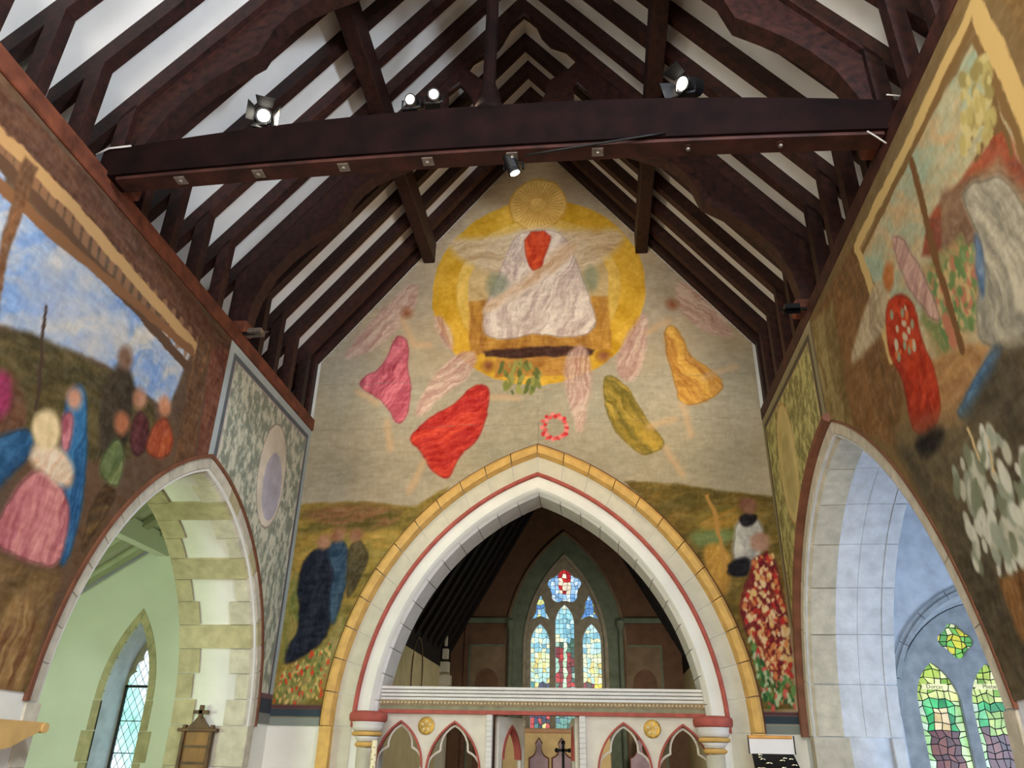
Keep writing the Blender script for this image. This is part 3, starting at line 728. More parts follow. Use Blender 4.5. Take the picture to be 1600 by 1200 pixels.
# ---- reredos seen through the screen doors
RR = thing('reredos', 'cream reredos board with ogee arched painted panels behind the altar', 'reredos', (0.1, 16.6, 0))
a0 = E(826, 1150, 16.6); a1 = E(905, 1150, 16.6)
zt = E(860, 1146, 16.6).z
bm = bmesh.new(); bx(bm, a0.x-.5, a1.x+.6, 16.55, 16.7, .0, zt); child(obj('board', bm, mat('reredos_cream', (226, 196, 138), .08, 5, .7)), RR)
bm = bmesh.new(); bx(bm, a0.x-.5, a1.x+.6, 16.50, 16.7, zt, zt+.09, .02); child(obj('cornice', bm, mat('reredos_cornice', (206, 160, 120), .1, 5, .7)), RR)
M_PINK = mat('reredos_sky_paint', (200, 172, 176), .15, 3, .8, col2=(150, 130, 140))
M_BLO = mat('reredos_arch_line', (110, 60, 44), .1, 5, .7)
for px in (842, 878, 1000):
    cxp = E(px, 1180, 16.5).x; zt2 = E(px, 1152, 16.5).z
    og = [(cxp-.2, 1.0), (cxp-.2, zt2-.36)]+arc_pts((cxp-.2, zt2-.36), (cxp-.05, zt2-.15), -.2, 5)+[(cxp-.07, zt2-.1), (cxp, zt2), (cxp+.07, zt2-.1)]+arc_pts((cxp+.05, zt2-.15), (cxp+.2, zt2-.36), -.2, 5)+[(cxp+.2, 1.0)]
    bm = bmesh.new(); prism(bm, [(u, 16.55, v) for u, v in og], (0, -.02, 0)); fr = child(obj('arched_panel', bm, M_BLO), RR)
    bm = bmesh.new(); prism(bm, [((u-cxp)*.88+cxp, 16.53, (v-1)*.975+1) for u, v in og], (0, -.008, 0)); child(obj('painted_field', bm, M_PINK), RR)
cb = E(880, 1180, 15.9)
CX = thing('altar_cross', 'ornate black altar cross seen through the open screen doors', 'cross', (cb.x, 15.9, 0))
ct = E(880, 1160, 15.9).z
bm = bmesh.new(); bx(bm, cb.x-.025, cb.x+.025, 15.88, 15.92, 1.0, ct); bx(bm, cb.x-.11, cb.x+.11, 15.88, 15.92, ct-.16, ct-.11)
child(obj('cross_shaft', bm, M_IRON), CX)
for dx, dz in ((-.12, -.135), (.12, -.135), (0, 0)):
    bm = bmesh.new(); bmesh.ops.create_icosphere(bm, subdivisions=2, radius=.04, matrix=Matrix.Translation((cb.x+dx, 15.9, ct+dz))); child(obj('finial', bm, M_IRON), CX)
bm = bmesh.new(); lathe(bm, [(.16, .95), (.16, 1.0), (.05, 1.05), (.04, 1.1)], (cb.x, 15.9), 16); child(obj('foot', bm, M_IRON), CX)
bm = bmesh.new(); bx(bm, -.9, 1.1, 15.6, 16.3, 0, .95, .01); tag(obj('altar', bm, M_ARCHWH), 'white altar table standing before the cream reredos', 'altar')

# ================================================================== ROOD BEAM AND SCREEN
YB = 9.36
RB = thing('rood_beam', 'white moulded rood beam with carved band spanning the chancel arch', 'beam', (.1, YB, 2.1))
bz = lambda py: E(845, py, YB).z
xa, xb = -1.78, 1.98
z_top, z_m1, z_m2, z_m3, z_red0, z_red1 = bz(1075), bz(1097), bz(1105), bz(1112), bz(1114), bz(1118)
for i in range(4):
    h = (z_top-z_m1)/4; bm = bmesh.new(); bx(bm, xa, xb, YB-.10+.018*i, YB+.1, z_m1+h*(3-i)+.002, z_m1+h*(4-i)-.004, .004); child(obj('white_moulding', bm, M_ARCHWH), RB)
bm = bmesh.new(); bx(bm, xa, xb, YB-.06, YB+.1, z_m2, z_m1); child(obj('carved_band', bm, mat('carved_band_stone', (150, 128, 96), .2, 30, .8)), RB)
bm = bmesh.new(); 
for i in range(90):
    x = xa+.02+(xb-xa-.04)*i/89; bmesh.ops.create_icosphere(bm, subdivisions=1, radius=.016, matrix=Matrix.Translation((x, YB-.062, (z_m1+z_m2)/2)))
o = child(obj('carved_beads', bm, mat('carved_bead_paint', (204, 186, 150), .15, 30, .8)), RB); o['kind'] = 'stuff'
bm = bmesh.new(); bx(bm, xa, xb, YB-.05, YB+.1, z_m3, z_m2); child(obj('grey_cove', bm, mat('grey_green_paint', (140, 134, 108), .15, 10, .8)), RB)
bm = bmesh.new(); bx(bm, xa, xb, YB-.065, YB+.1, z_red1, z_m3); child(obj('red_fillet', bm, M_REDST), RB)
SCR = thing('chancel_screen', 'white painted chancel screen with red edged cusped arches under the rood beam', 'screen', (.1, YB+.1, 0))
M_SCR = mat('screen_paint', (216, 208, 192), .06, 6, .7, .05)
ysn = YB
ex = lambda px: E(px, 1150, ysn).x
ez = lambda px, py: E(px, py, ysn).z
def screen_panel(px0, px1, arches, name):
    x0, x1 = ex(px0), ex(px1)
    zt = z_red1; holes = []
    for (pa, pb, pt) in arches:
        u0, u1 = ex(pa), ex(pb); t = ez((pa+pb)/2, pt); cxp = (u0+u1)/2; w_ = u1-u0; zs = t-w_*.86
        hl = lancet_outline(u0, u1, zs, t, 12); holes.append(((u0, u1, zs, t), [(u0, .9)]+hl+[(u1, .9)]))
    plate(name, M_SCR, [(x0, 0), (x1, 0), (x1, zt), (x0, zt)], [h for _, h in holes], lambda u, v, d: Vector((u, ysn+d, v)), .07, SCR)
    for (u0, u1, zs, t), h in holes:
        w_ = u1-u0; a_ = w_/2; hh_ = t-zs; R_ = (a_*a_+hh_*hh_)/(2*a_); A = Arch((u0+R_, zs), R_, (u1-R_, zs), R_, zs)
        for side in (0, 1):
            bm = bmesh.new(); arch_seg(bm, A, side, 0, 1, [(.0, -.02), (-.022, -.02), (-.022, .06), (.0, .06)], lambda u, v, d: Vector((u, ysn+d, v)), 14); child(obj('red_arch_edge', bm, M_REDST), SCR)
            # cusp: inner foiled bar
            s = 1 if side == 0 else -1; ub = u0 if side == 0 else u1; cxp = (u0+u1)/2
            pts = arc_pts((ub+s*.03, zs-.02), (ub+s*w_*.25, zs+hh_*.42), .22*s, 7)+arc_pts((ub+s*w_*.25, zs+hh_*.42), (cxp, t-.05), .16*s, 7)
            bm = bmesh.new(); tube(bm, [(u, ysn+.03, v) for u, v in pts], .013, 6); child(obj('cusp_bar', bm, M_SCR), SCR)
            bm = bmesh.new(); bx(bm, ub-.035, ub+.035, ysn-.03, ysn+.08, zs-.06, zs-.025, .006); child(obj('arch_capital', bm, M_REDST), SCR)
            bm = bmesh.new(); lathe(bm, [(.022, .9), (.022, zs-.06)], (ub, ysn+.03), 10); child(obj('colonnette', bm, M_ARCHST), SCR)
screen_panel(584, 762, ((588, 663, 1125), (667, 753, 1126)), 'screen_panel')
screen_panel(914, 1112, ((932, 1018, 1128), (1024, 1112, 1131)), 'screen_panel')
for px, py in ((666, 1134), (1019, 1139)):
    c = E(px, py, ysn-.01)
    bm = bmesh.new(); lathe(bm, [(.095, 0), (.095, .012), (.08, .016)], (0, 0), 24)
    rd = obj('gilt_roundel', bm, M_GOLD); rd.rotation_euler = (math.pi/2, 0, 0); rd.location = (c.x-SCR.location.x, ysn-SCR.location.y, c.z); rd.parent = SCR
    for k in range(5):
        a = 2*math.pi*k/5+.3; bm = bmesh.new(); bmesh.ops.create_icosphere(bm, subdivisions=1, radius=.024); pe = obj('petal', bm, mat('roundel_cream', (220, 205, 160), .1, 20, .6)); pe.parent = rd; pe.location = (.045*math.cos(a), .045*math.sin(a), .014); pe.scale = (1, .6, .4); pe.rotation_euler = (0, 0, a)
# posts beside the doorway
for px0, px1 in ((761, 769), (906, 915)):
    bm = bmesh.new(); bx(bm, ex(px0), ex(px1), ysn-.05, ysn+.06, 0, z_red1); child(obj('door_post', bm, M_ARCHWH), SCR)
    for k in range(11):
        bm = bmesh.new(); z = z_red1-.02-.052*k; bx(bm, ex(px0)-.004, ex(px1)+.004, ysn-.06, ysn-.045, z-.047, z, .003); child(obj('post_block', bm, M_ARCHWH), SCR)
# open gate leaves
def leaf(hx, ang, label, W):
    g = thing('screen_gate', label, 'gate', (hx, ysn+.08, 0)); zt = z_red1-.01
    ca, sa = math.cos(ang), math.sin(ang)
    t3 = lambda u, v, d: Vector((hx+u*ca-d*sa, ysn+.08+u*sa+d*ca, v))
    u0, u1, t = W*.14, W*.86, zt-.08; zs = t-.36
    plate('gate_panel', M_SCR, [(0, .05), (W, .05), (W, zt), (0, zt)], [[(u0, .9)]+lancet_outline(u0, u1, zs, t)+[(u1, .9)]], t3, .05, g)
    a_ = (u1-u0)/2; hh_ = t-zs; R_ = (a_*a_+hh_*hh_)/(2*a_); A = Arch((u0+R_, zs), R_, (u1-R_, zs), R_, zs)
    for side in (0, 1):
        bm = bmesh.new(); arch_seg(bm, A, side, 0, 1, [(.0, -.015), (-.03, -.015), (-.03, .065), (.0, .065)], t3, 12); child(obj('red_arch_edge', bm, M_REDST), g)
    p = t3(W, 0, .025); bm = bmesh.new(); lathe(bm, [(.03, .05), (.03, zt-.1), (.045, zt-.08), (.045, zt-.03), (.025, zt)], (p.x, p.y), 10); child(obj('gate_shaft', bm, M_ARCHST), g)
leaf(ex(778), math.radians(64), 'open white screen gate leaf with red edged arch left of the doorway', .55)
leaf(ex(905), math.radians(96), 'open screen gate leaf seen edge on right of the doorway', .55)

# ================================================================== MURAL PAINTING (generic colour masses, no figures copied)
def vnoise(x, y, seed):
    r = np.random.default_rng(seed).random((64, 64)); xi = np.floor(x).astype(int); yi = np.floor(y).astype(int)
    fx = x-xi; fy = y-yi; fx = fx*fx*(3-2*fx); fy = fy*fy*(3-2*fy)
    g = lambda i, j: r[i % 64, j % 64]
    return (g(xi, yi)*(1-fx)+g(xi+1, yi)*fx)*(1-fy)+(g(xi, yi+1)*(1-fx)+g(xi+1, yi+1)*fx)*fy
def fbm(x, y, seed, o=4):
    s = 0; a = .5; t = 0
    for k in range(o): s = s+a*vnoise(x*2**k+3.1*k, y*2**k+1.7*k, seed+k); t += a; a *= .55
    return s/t
class Canvas:
    def __init__(s, u0, u1, v0, v1, st, mapper):
        s.nu = int((u1-u0)/st)+1; s.nv = int((v1-v0)/st)+1
        s.U, s.V = np.meshgrid(np.linspace(u0, u1, s.nu), np.linspace(v0, v1, s.nv), indexing='ij')
        s.C = np.zeros(s.U.shape+(3,)); s.map = mapper; s.k = 0
        s.WU = s.U+(fbm(s.U*6, s.V*6, 91)-.5)*.05; s.WV = s.V+(fbm(s.U*6, s.V*6, 57)-.5)*.05
    def base(s, col, amp=18, sc=3, col2=None):
        n = fbm(s.U*sc, s.V*sc, 5)[..., None]-.5; n2 = fbm(s.U*sc*7, s.V*sc*7, 9)[..., None]-.5
        c = np.array(col, float)
        if col2 is not None: c = c+(np.array(col2, float)-c)*np.clip((n*2.6)+.5, 0, 1)
        s.C[:] = c+n*amp*2+n2*amp*1.6+(fbm(s.U*14, s.V*45, 19)[..., None]-.5)*amp*1.4
    def blend(s, al, col): s.C += (np.asarray(col, float)-s.C)*al[..., None]
    def window(s, P, m):
        st = s.U[1, 0]-s.U[0, 0]; P = np.array(P); lo = P.min(0)-m; hi = P.max(0)+m
        f = lambda v, o, n: int(np.clip((v-o)/st, 0, n))
        return (slice(f(lo[0], s.U[0, 0], s.nu), f(hi[0], s.U[0, 0], s.nu)+1), slice(f(lo[1], s.V[0, 0], s.nv), f(hi[1], s.V[0, 0], s.nv)+1))
    def sd(s, P, w):
        U, V = s.WU[w], s.WV[w]; d = np.full(U.shape, 1e9); ins = np.zeros(U.shape, bool); n = len(P)
        for i in range(n):
            (ax, ay), (bx_, by) = P[i], P[(i+1) % n]; ex_, ey = bx_-ax, by-ay
            t = np.clip(((U-ax)*ex_+(V-ay)*ey)/(ex_*ex_+ey*ey+1e-12), 0, 1)
            d = np.minimum(d, (U-ax-t*ex_)**2+(V-ay-t*ey)**2)
            c = ((ay > V) != (by > V)) & (U < (bx_-ax)*(V-ay)/(by-ay+1e-12)+ax); ins ^= c
        return np.where(ins, -1, 1)*np.sqrt(d)
    def poly(s, px, col, soft=.015, col2=None, ang=70, freq=7, round_=2, alpha=1.0, wall=False):
        """a painted mass; col2 gives brushed folds running along ang (degrees)"""
        P = [tuple(p) for p in px] if wall else [s.map(*p) for p in px]
        for _ in range(round_):
            Q = []
            for i in range(len(P)):
                a, b = P[i], P[(i+1) % len(P)]; Q += [(a[0]*.75+b[0]*.25, a[1]*.75+b[1]*.25), (a[0]*.25+b[0]*.75, a[1]*.25+b[1]*.75)]
            P = Q
        w = s.window(P, soft+.06); U, V = s.U[w], s.V[w]
        if U.size == 0: return
        sd = s.sd(P, w); al = np.clip(.5-sd/(2*soft), 0, 1)*alpha; s.k += 1
        c = np.broadcast_to(np.array(col, float), U.shape+(3,)).copy()
        if col2 is not None:
            a = math.radians(ang); p = U*math.cos(a)+V*math.sin(a); q = -U*math.sin(a)+V*math.cos(a)
            q = q+(fbm(U*2.2, V*2.2, 31+s.k)-.5)*.35
            n = .62*fbm(p*1.6, q*freq*1.7, 40+s.k, 4)+.38*fbm(p*7, q*freq*5, 240+s.k, 3)
            c = c+(np.array(col2, float)-c)*np.clip((n-.5)*3.0+.45, 0, 1)[..., None]
        c = c+(fbm(U*9, V*30, 70+s.k)[..., None]-.5)*34+(fbm(U*40, V*18, 170+s.k)[..., None]-.5)*26
        if col2 is not None and soft <= .02 and round_ > 0:
            c = c+(np.array(col2, float)*.6-c)*(np.clip(1-np.abs(sd+.008)/.014, 0, 1)*.55)[..., None]
        s.C[w] += (c-s.C[w])*al[..., None]
    def ring(s, px, r0, r1, col, col2=None, soft=.02, asp=1.0):
        c = s.map(*px); d = np.hypot(s.WU-c[0], (s.WV-c[1])/asp); al = (np.clip((d-r0)/soft, 0, 1) if r0 > 0 else 1)*np.clip((r1-d)/soft, 0, 1); s.k += 1
        cc = np.array(col, float)+(fbm(s.U*5, s.V*5, 60+s.k)[..., None]-.5)*60+(fbm(s.U*25, s.V*25, 61+s.k)[..., None]-.5)*30
        s.C += (cc-s.C)*al[..., None]
    def line(s, px, w, col, soft=.008, alpha=1.0, wall=False):
        P = [tuple(p) for p in px] if wall else [s.map(*p) for p in px]; k = s.window(P, w+soft+.06); U, V = s.WU[k], s.WV[k]; d = np.full(U.shape, 1e9)
        if U.size == 0: return
        for a, b in zip(P[:-1], P[1:]):
            e = (b[0]-a[0], b[1]-a[1]); t = np.clip(((U-a[0])*e[0]+(V-a[1])*e[1])/(e[0]**2+e[1]**2+1e-12), 0, 1)
            d = np.minimum(d, (U-a[0]-t*e[0])**2+(V-a[1]-t*e[1])**2)
        s.C[k] += (np.array(col, float)-s.C[k])*(np.clip((w-np.sqrt(d))/soft+.5, 0, 1)*alpha)[..., None]
    def dabs(s, px, n, r, cols, asp=1.0, seed=1, alpha=.9):
        g = np.random.default_rng(seed); P = np.array([s.map(*p) for p in px]); lo, hi = P.min(0), P.max(0)
        st = s.U[1, 0]-s.U[0, 0]
        for i in range(n):
            u, v = g.uniform(lo[0], hi[0]), g.uniform(lo[1], hi[1]); ins = False
            for a, b in zip(P, np.roll(P, -1, 0)):
                if (a[1] > v) != (b[1] > v) and u < (b[0]-a[0])*(v-a[1])/(b[1]-a[1]+1e-12)+a[0]: ins = not ins
            if not ins: continue
            rr = r*g.uniform(.6, 1.4); i0 = int((u-s.U[0, 0])/st); j0 = int((v-s.V[0, 0])/st); w = int(rr*max(1, asp)/st)+2
            sl = (slice(max(0, i0-w), i0+w+1), slice(max(0, j0-w), j0+w+1))
            if s.U[sl].size == 0: continue
            th = g.uniform(-.5, .5); dx = s.U[sl]-u; dy = s.V[sl]-v; p = dx*math.cos(th)+dy*math.sin(th); q = -dx*math.sin(th)+dy*math.cos(th)
            al = np.clip((1-np.sqrt((p/rr)**2+(q/(rr*asp))**2))*3, 0, 1)*alpha
            c = np.array(cols[g.integers(len(cols))], float); s.C[sl] += (c-s.C[sl])*al[..., None]
    def mesh(s, name, mask, to3d, label, cat='mural', group=None):
        """quads whose four corners lie in the mask -> one painted panel, 12 mm proud of the wall"""
        f = mask[:-1, :-1] & mask[1:, :-1] & mask[1:, 1:] & mask[:-1, 1:]
        idx = -np.ones(mask.shape, int); use = np.zeros(mask.shape, bool)
        for a, b in ((0, 0), (1, 0), (1, 1), (0, 1)): use[a:a+f.shape[0], b:b+f.shape[1]] |= f
        idx[use] = np.arange(use.sum()); n = int(use.sum())
        co = to3d(s.U[use], s.V[use]); q = np.stack([idx[:-1, :-1][f], idx[1:, :-1][f], idx[1:, 1:][f], idx[:-1, 1:][f]], 1).astype(np.int32)
        me = bpy.data.meshes.new(name); me.vertices.add(n); me.vertices.foreach_set('co', co.astype(np.float32).ravel())
        m = len(q); me.loops.add(4*m); me.loops.foreach_set('vertex_index', q.ravel()); me.polygons.add(m)
        me.polygons.foreach_set('loop_start', np.arange(0, 4*m, 4, dtype=np.int32)); me.update(calc_edges=True)
        c = np.clip(s.C[use]/255, 0, 1); c = np.where(c <= .04045, c/12.92, ((c+.055)/1.055)**2.4)
        at = me.color_attributes.new('Col', 'FLOAT_COLOR', 'POINT'); at.data.foreach_set('color', np.c_[c, np.ones(n)].astype(np.float32).ravel())
        me.materials.append(PAINT); o = bpy.data.objects.new(name, me); COL.objects.link(o); return tag(o, label, cat, group)

ST = .0125
# ---------------- east wall
ce = Canvas(-2.9, 2.9, 1.93, 10.45, ST, lambda px, py: (lambda p: (p.x, p.z))(E(px, py, 8.985)))
ce.base((186, 164, 130), 16, 1.2, (164, 150, 128))
ce.poly([(480, 560), (1210, 540), (1230, 800), (440, 800)], (160, 152, 130), .5, (146, 142, 122), 5, 3, 0, .7)
ce.poly([(700, 200), (980, 200), (960, 300), (720, 310)], (176, 150, 110), .3, None, 0, 1, 0, .6)
# gold disc
ce.ring((840, 448), 0, 1.50, (196, 168, 118), asp=1.03)
ce.ring((840, 448), .98, 1.16, (214, 176, 84), asp=1.03)
ce.ring((840, 448), 1.14, 1.50, (204, 158, 48), asp=1.03)
ce.ring((840, 320), 0, .44, (226, 186, 104), asp=1.12); ce.ring((840, 320), .40, .44, (200, 150, 60), asp=1.12)
for k in range(40):
    a = 2*math.pi*k/40; c0 = ce.map(840, 320); ce.line([(c0[0]+.12*math.cos(a), c0[1]+.13*math.sin(a)), (c0[0]+.37*math.cos(a), c0[1]+.42*math.sin(a))], .006, (190, 140, 62), .006, .8, True)
# throne-like gold blocks and pale drapery as plain masses
ce.poly([(732, 470), (950, 462), (955, 545), (735, 555)], (190, 140, 62), .02, (150, 100, 44), 90, 4, 0)
ce.poly([(752, 545), (930, 540), (925, 560), (760, 562)], (70, 44, 34), .02, None, 0, 1, 1)
ce.poly([(775, 560), (905, 556), (908, 586), (772, 590)], (192, 142, 66), .015, (160, 108, 50), 0, 4, 0)
ce.poly([(690, 372), (770, 372), (838, 352), (900, 362), (985, 355), (960, 398), (900, 430), (780, 432), (720, 410)], (210, 190, 160), .07, (178, 150, 116), 15, 8, 2, .9)
ce.poly([(800, 368), (838, 356), (885, 364), (905, 420), (925, 470), (934, 520), (890, 530), (840, 520), (790, 532), (750, 524), (756, 476), (782, 424)], (226, 210, 192), .018, (176, 152, 142), 72, 8, 2)
ce.poly([(880, 370), (912, 392), (800, 470), (752, 496), (756, 472), (830, 430)], (220, 198, 172), .03, (190, 150, 112), 38, 9, 2, .8)
ce.poly([(770, 420), (800, 440), (770, 470), (756, 450)], (122, 132, 110), .05, None, 0, 1, 2, .7)
ce.poly([(906, 424), (930, 410), (936, 450), (918, 456)], (122, 132, 110), .05, None, 0, 1, 2, .7)
ce.poly([(818, 362), (862, 360), (856, 395), (838, 428), (822, 412)], (214, 84, 44), .015, (176, 54, 32), 80, 6, 1)
# pale plumes
for P, a in (([(645, 655), (672, 590), (722, 545), (748, 552), (735, 592), (690, 618), (662, 650)], 40), ([(876, 570), (905, 532), (926, 560), (922, 620), (908, 690), (892, 650)], 85),
             ([(530, 560), (590, 490), (650, 432), (655, 470), (610, 530), (560, 560)], 50), ([(1050, 432), (1100, 460), (1160, 530), (1110, 525), (1062, 490)], -40),
             ([(955, 570), (985, 510), (1012, 480), (1012, 560), (985, 605)], 70), ([(672, 500), (690, 490), (712, 530), (704, 556)], 110)):
    ce.poly(P, (208, 180, 160), .03, (168, 124, 112), a, 13, 2, .85)
# four coloured sweeps of cloth
ce.poly([(618, 520), (640, 530), (636, 572), (644, 610), (640, 650), (618, 668), (604, 630), (560, 606), (566, 590), (600, 575)], (206, 112, 122), .015, (150, 62, 76), 60, 8)
ce.poly([(742, 598), (770, 606), (762, 640), (752, 684), (715, 716), (700, 752), (676, 740), (660, 706), (634, 688), (668, 652), (710, 632)], (206, 72, 52), .015, (160, 36, 34), 30, 8)
ce.poly([(940, 588), (966, 586), (996, 628), (1012, 660), (1046, 690), (1012, 716), (984, 700), (950, 660), (944, 622)], (176, 144, 60), .015, (112, 98, 40), -50, 8)
ce.poly([(1036, 505), (1062, 512), (1078, 560), (1108, 572), (1138, 606), (1098, 632), (1062, 634), (1052, 588), (1040, 560)], (214, 164, 76), .015, (166, 112, 50), -60, 8)
# flesh-coloured accents as loose strokes
for P in ([(628, 500), (648, 540), (672, 540)], [(560, 612), (590, 630)], [(604, 660), (610, 700)], [(770, 620), (812, 622)], [(664, 722), (640, 768)], [(1014, 668), (1054, 654)], [(1040, 700), (1066, 742)], [(1066, 634), (1080, 680)], [(1100, 590), (1150, 572)], [(1012, 520), (1044, 500)]):
    ce.line(P, .03, (204, 164, 120), .09, .75)
for c0 in ((636, 490), (762, 572), (942, 556), (1050, 476)): ce.ring(c0, 0, .13, (140, 88, 58), soft=.11)
ce.dabs([(780, 570), (840, 565), (845, 610), (790, 615)], 60, .03, [(120, 126, 62), (150, 150, 80), (90, 100, 50)], 2.2, 4)
for k in range(26):
    a = 2*math.pi*k/26; c0 = ce.map(866, 668); rr = .15+.02*math.sin(k*3)
    ce.line([(c0[0]+rr*math.cos(a), c0[1]+rr*1.1*math.sin(a)), (c0[0]+rr*math.cos(a)+.005, c0[1]+rr*1.1*math.sin(a))], .026, ((196, 50, 54), (226, 130, 120), (214, 84, 80))[k % 3], .015, 1, True)
# panel joints of the boarding
for y in (590, 660): ce.line([(500, y+12), (1200, y-8)], .003, (128, 116, 98), .006, .6)
ce.line([(842, 590), (840, 700)], .003, (120, 108, 92), .006, .7)
# --- spandrels
ce.poly([(430, 800), (480, 786), (560, 784), (650, 790), (700, 760), (640, 900), (500, 1140), (400, 1140)], (150, 122, 56), .02, (104, 92, 44), 10, 5, 0)
ce.poly([(455, 800), (560, 786), (640, 795), (600, 830), (520, 826)], (134, 96, 62), .05, (92, 84, 40), 10, 5)
ce.poly([(470, 850), (560, 836), (640, 820), (600, 880), (560, 900), (460, 900)], (176, 140, 66), .05, (128, 116, 56), 8, 5)
ce.poly([(440, 900), (470, 890), (470, 1000), (430, 1060)], (96, 104, 50), .05, (150, 130, 70), 80, 6)
ce.poly([(464, 900), (486, 858), (518, 850), (530, 880), (526, 940), (510, 1000), (470, 1030), (440, 1040), (450, 1010), (468, 980)], (38, 42, 54), .02, (20, 24, 34), 75, 6)
ce.poly([(508, 850), (536, 838), (548, 870), (538, 930), (520, 990), (512, 940), (522, 900)], (62, 84, 100), .02, (40, 58, 76), 80, 6)
ce.poly([(542, 850), (568, 842), (578, 872), (556, 920), (540, 940)], (92, 82, 52), .02, (62, 54, 36), 80, 6)
for c0 in ((506, 846), (528, 836), (556, 836)): ce.ring(c0, 0, .12, (150, 106, 78), soft=.07)
ce.poly([(430, 1060), (480, 1030), (512, 1000), (530, 960), (545, 960), (500, 1100), (428, 1100)], (112, 118, 60), .03, (150, 128, 80), 70, 10)
ce.dabs([(428, 1100), (440, 1050), (520, 1000), (500, 1098)], 260, .016, [(190, 160, 90), (150, 150, 80), (80, 100, 50), (200, 60, 40), (206, 176, 110)], 2, 5)
ce.poly([(975, 752), (1060, 756), (1140, 768), (1220, 776), (1240, 1110), (1180, 1110), (1100, 920), (1040, 820)], (122, 98, 46), .02, (88, 76, 36), 8, 5, 0)
ce.poly([(1080, 800), (1150, 790), (1170, 830), (1100, 850)], (160, 120, 52), .06, (96, 92, 40), 20, 5)
ce.poly([(1070, 830), (1150, 826), (1140, 850), (1090, 860)], (110, 120, 70), .04, None, 0, 1)
ce.poly([(1090, 850), (1140, 850), (1140, 930), (1120, 930)], (196, 150, 70), .03, (160, 116, 50), 60, 6)
ce.poly([(1150, 812), (1188, 806), (1196, 850), (1180, 890), (1142, 880), (1146, 840)], (190, 184, 170), .02, (140, 136, 130), 85, 6)
ce.poly([(1152, 806), (1186, 800), (1180, 818), (1160, 824)], (30, 26, 28), .015)
ce.poly([(1132, 880), (1176, 866), (1170, 900), (1138, 905)], (28, 26, 30), .02)
ce.ring((1168, 790), 0, .13, (112, 72, 54), soft=.06); ce.ring((1188, 846), 0, .14, (150, 112, 92), soft=.06)
ce.line([(1106, 775), (1118, 800), (1132, 890)], .022, (176, 130, 66), .02)
ce.poly([(1180, 866), (1206, 864), (1220, 900), (1236, 1000), (1238, 1060), (1200, 1062), (1176, 1010), (1152, 950), (1168, 900)], (146, 66, 46), .02, (88, 30, 34), 70, 7)
ce.dabs([(1180, 866), (1206, 864), (1236, 1000), (1238, 1060), (1200, 1062), (1160, 960)], 420, .022, [(206, 170, 110), (170, 44, 40), (196, 120, 70), (100, 26, 34), (214, 186, 140)], 1.8, 6)
ce.dabs([(1168, 990), (1200, 1050), (1242, 1066), (1244, 1108), (1196, 1108)], 300, .018, [(60, 110, 56), (100, 140, 76), (180, 190, 150), (40, 80, 44), (200, 90, 80)], 2.4, 7)
# foot bands
zA = ce.map(470, 1101)[1]
for v0, v1, cl in ((zA-.045, zA, (84, 56, 60)), (zA-.125, zA-.045, (54, 66, 74)), (zA-.30, zA-.125, (128, 134, 126))):
    ce.blend(np.clip((ce.V-v0)/.006, 0, 1)*np.clip((v1-ce.V)/.006, 0, 1), cl)
ug = ce.U; vg = ce.V
gable = vg < zr(0)+.03-SL*np.abs(ug-.03)
outside = ~A_CH.inside(ug, vg, .004) & gable
hl = np.interp(ug, [ce.map(q, 785)[0] for q in (440, 480, 560, 650, 720)], [ce.map(*q)[1] for q in ((440, 800), (480, 787), (560, 786), (650, 790), (720, 760))])
hr = np.interp(ug, [ce.map(q, 765)[0] for q in (975, 1060, 1140, 1230)], [ce.map(*q)[1] for q in ((975, 753), (1060, 757), (1140, 769), (1230, 778))])
low = np.where(ug < .1, vg < hl, vg < hr)
lowg = np.where(ug < .1, vg < hl+ST*2, vg < hr+ST*2); zbot = ce.map(470, 1134)[1]
east3 = lambda u, v: np.stack([u, np.full_like(u, 8.985), v], 1)
ce.mesh('gable_mural', outside & ~low & (np.abs(ug) < 2.89), lambda u, v: np.stack([u, np.full_like(u, 8.982), v], 1), 'large gable mural with gold disc above the chancel arch')
ce.mesh('spandrel_mural', outside & lowg & (ug < 0) & (vg > zbot) & (ug > -2.89), east3, 'narrow mural with dark blue masses and meadow left of the chancel arch')
ce.mesh('spandrel_mural', outside & lowg & (ug > 0) & (vg > zbot) & (ug < 2.89), east3, 'narrow mural with red patterned mass and crook right of the chancel arch')

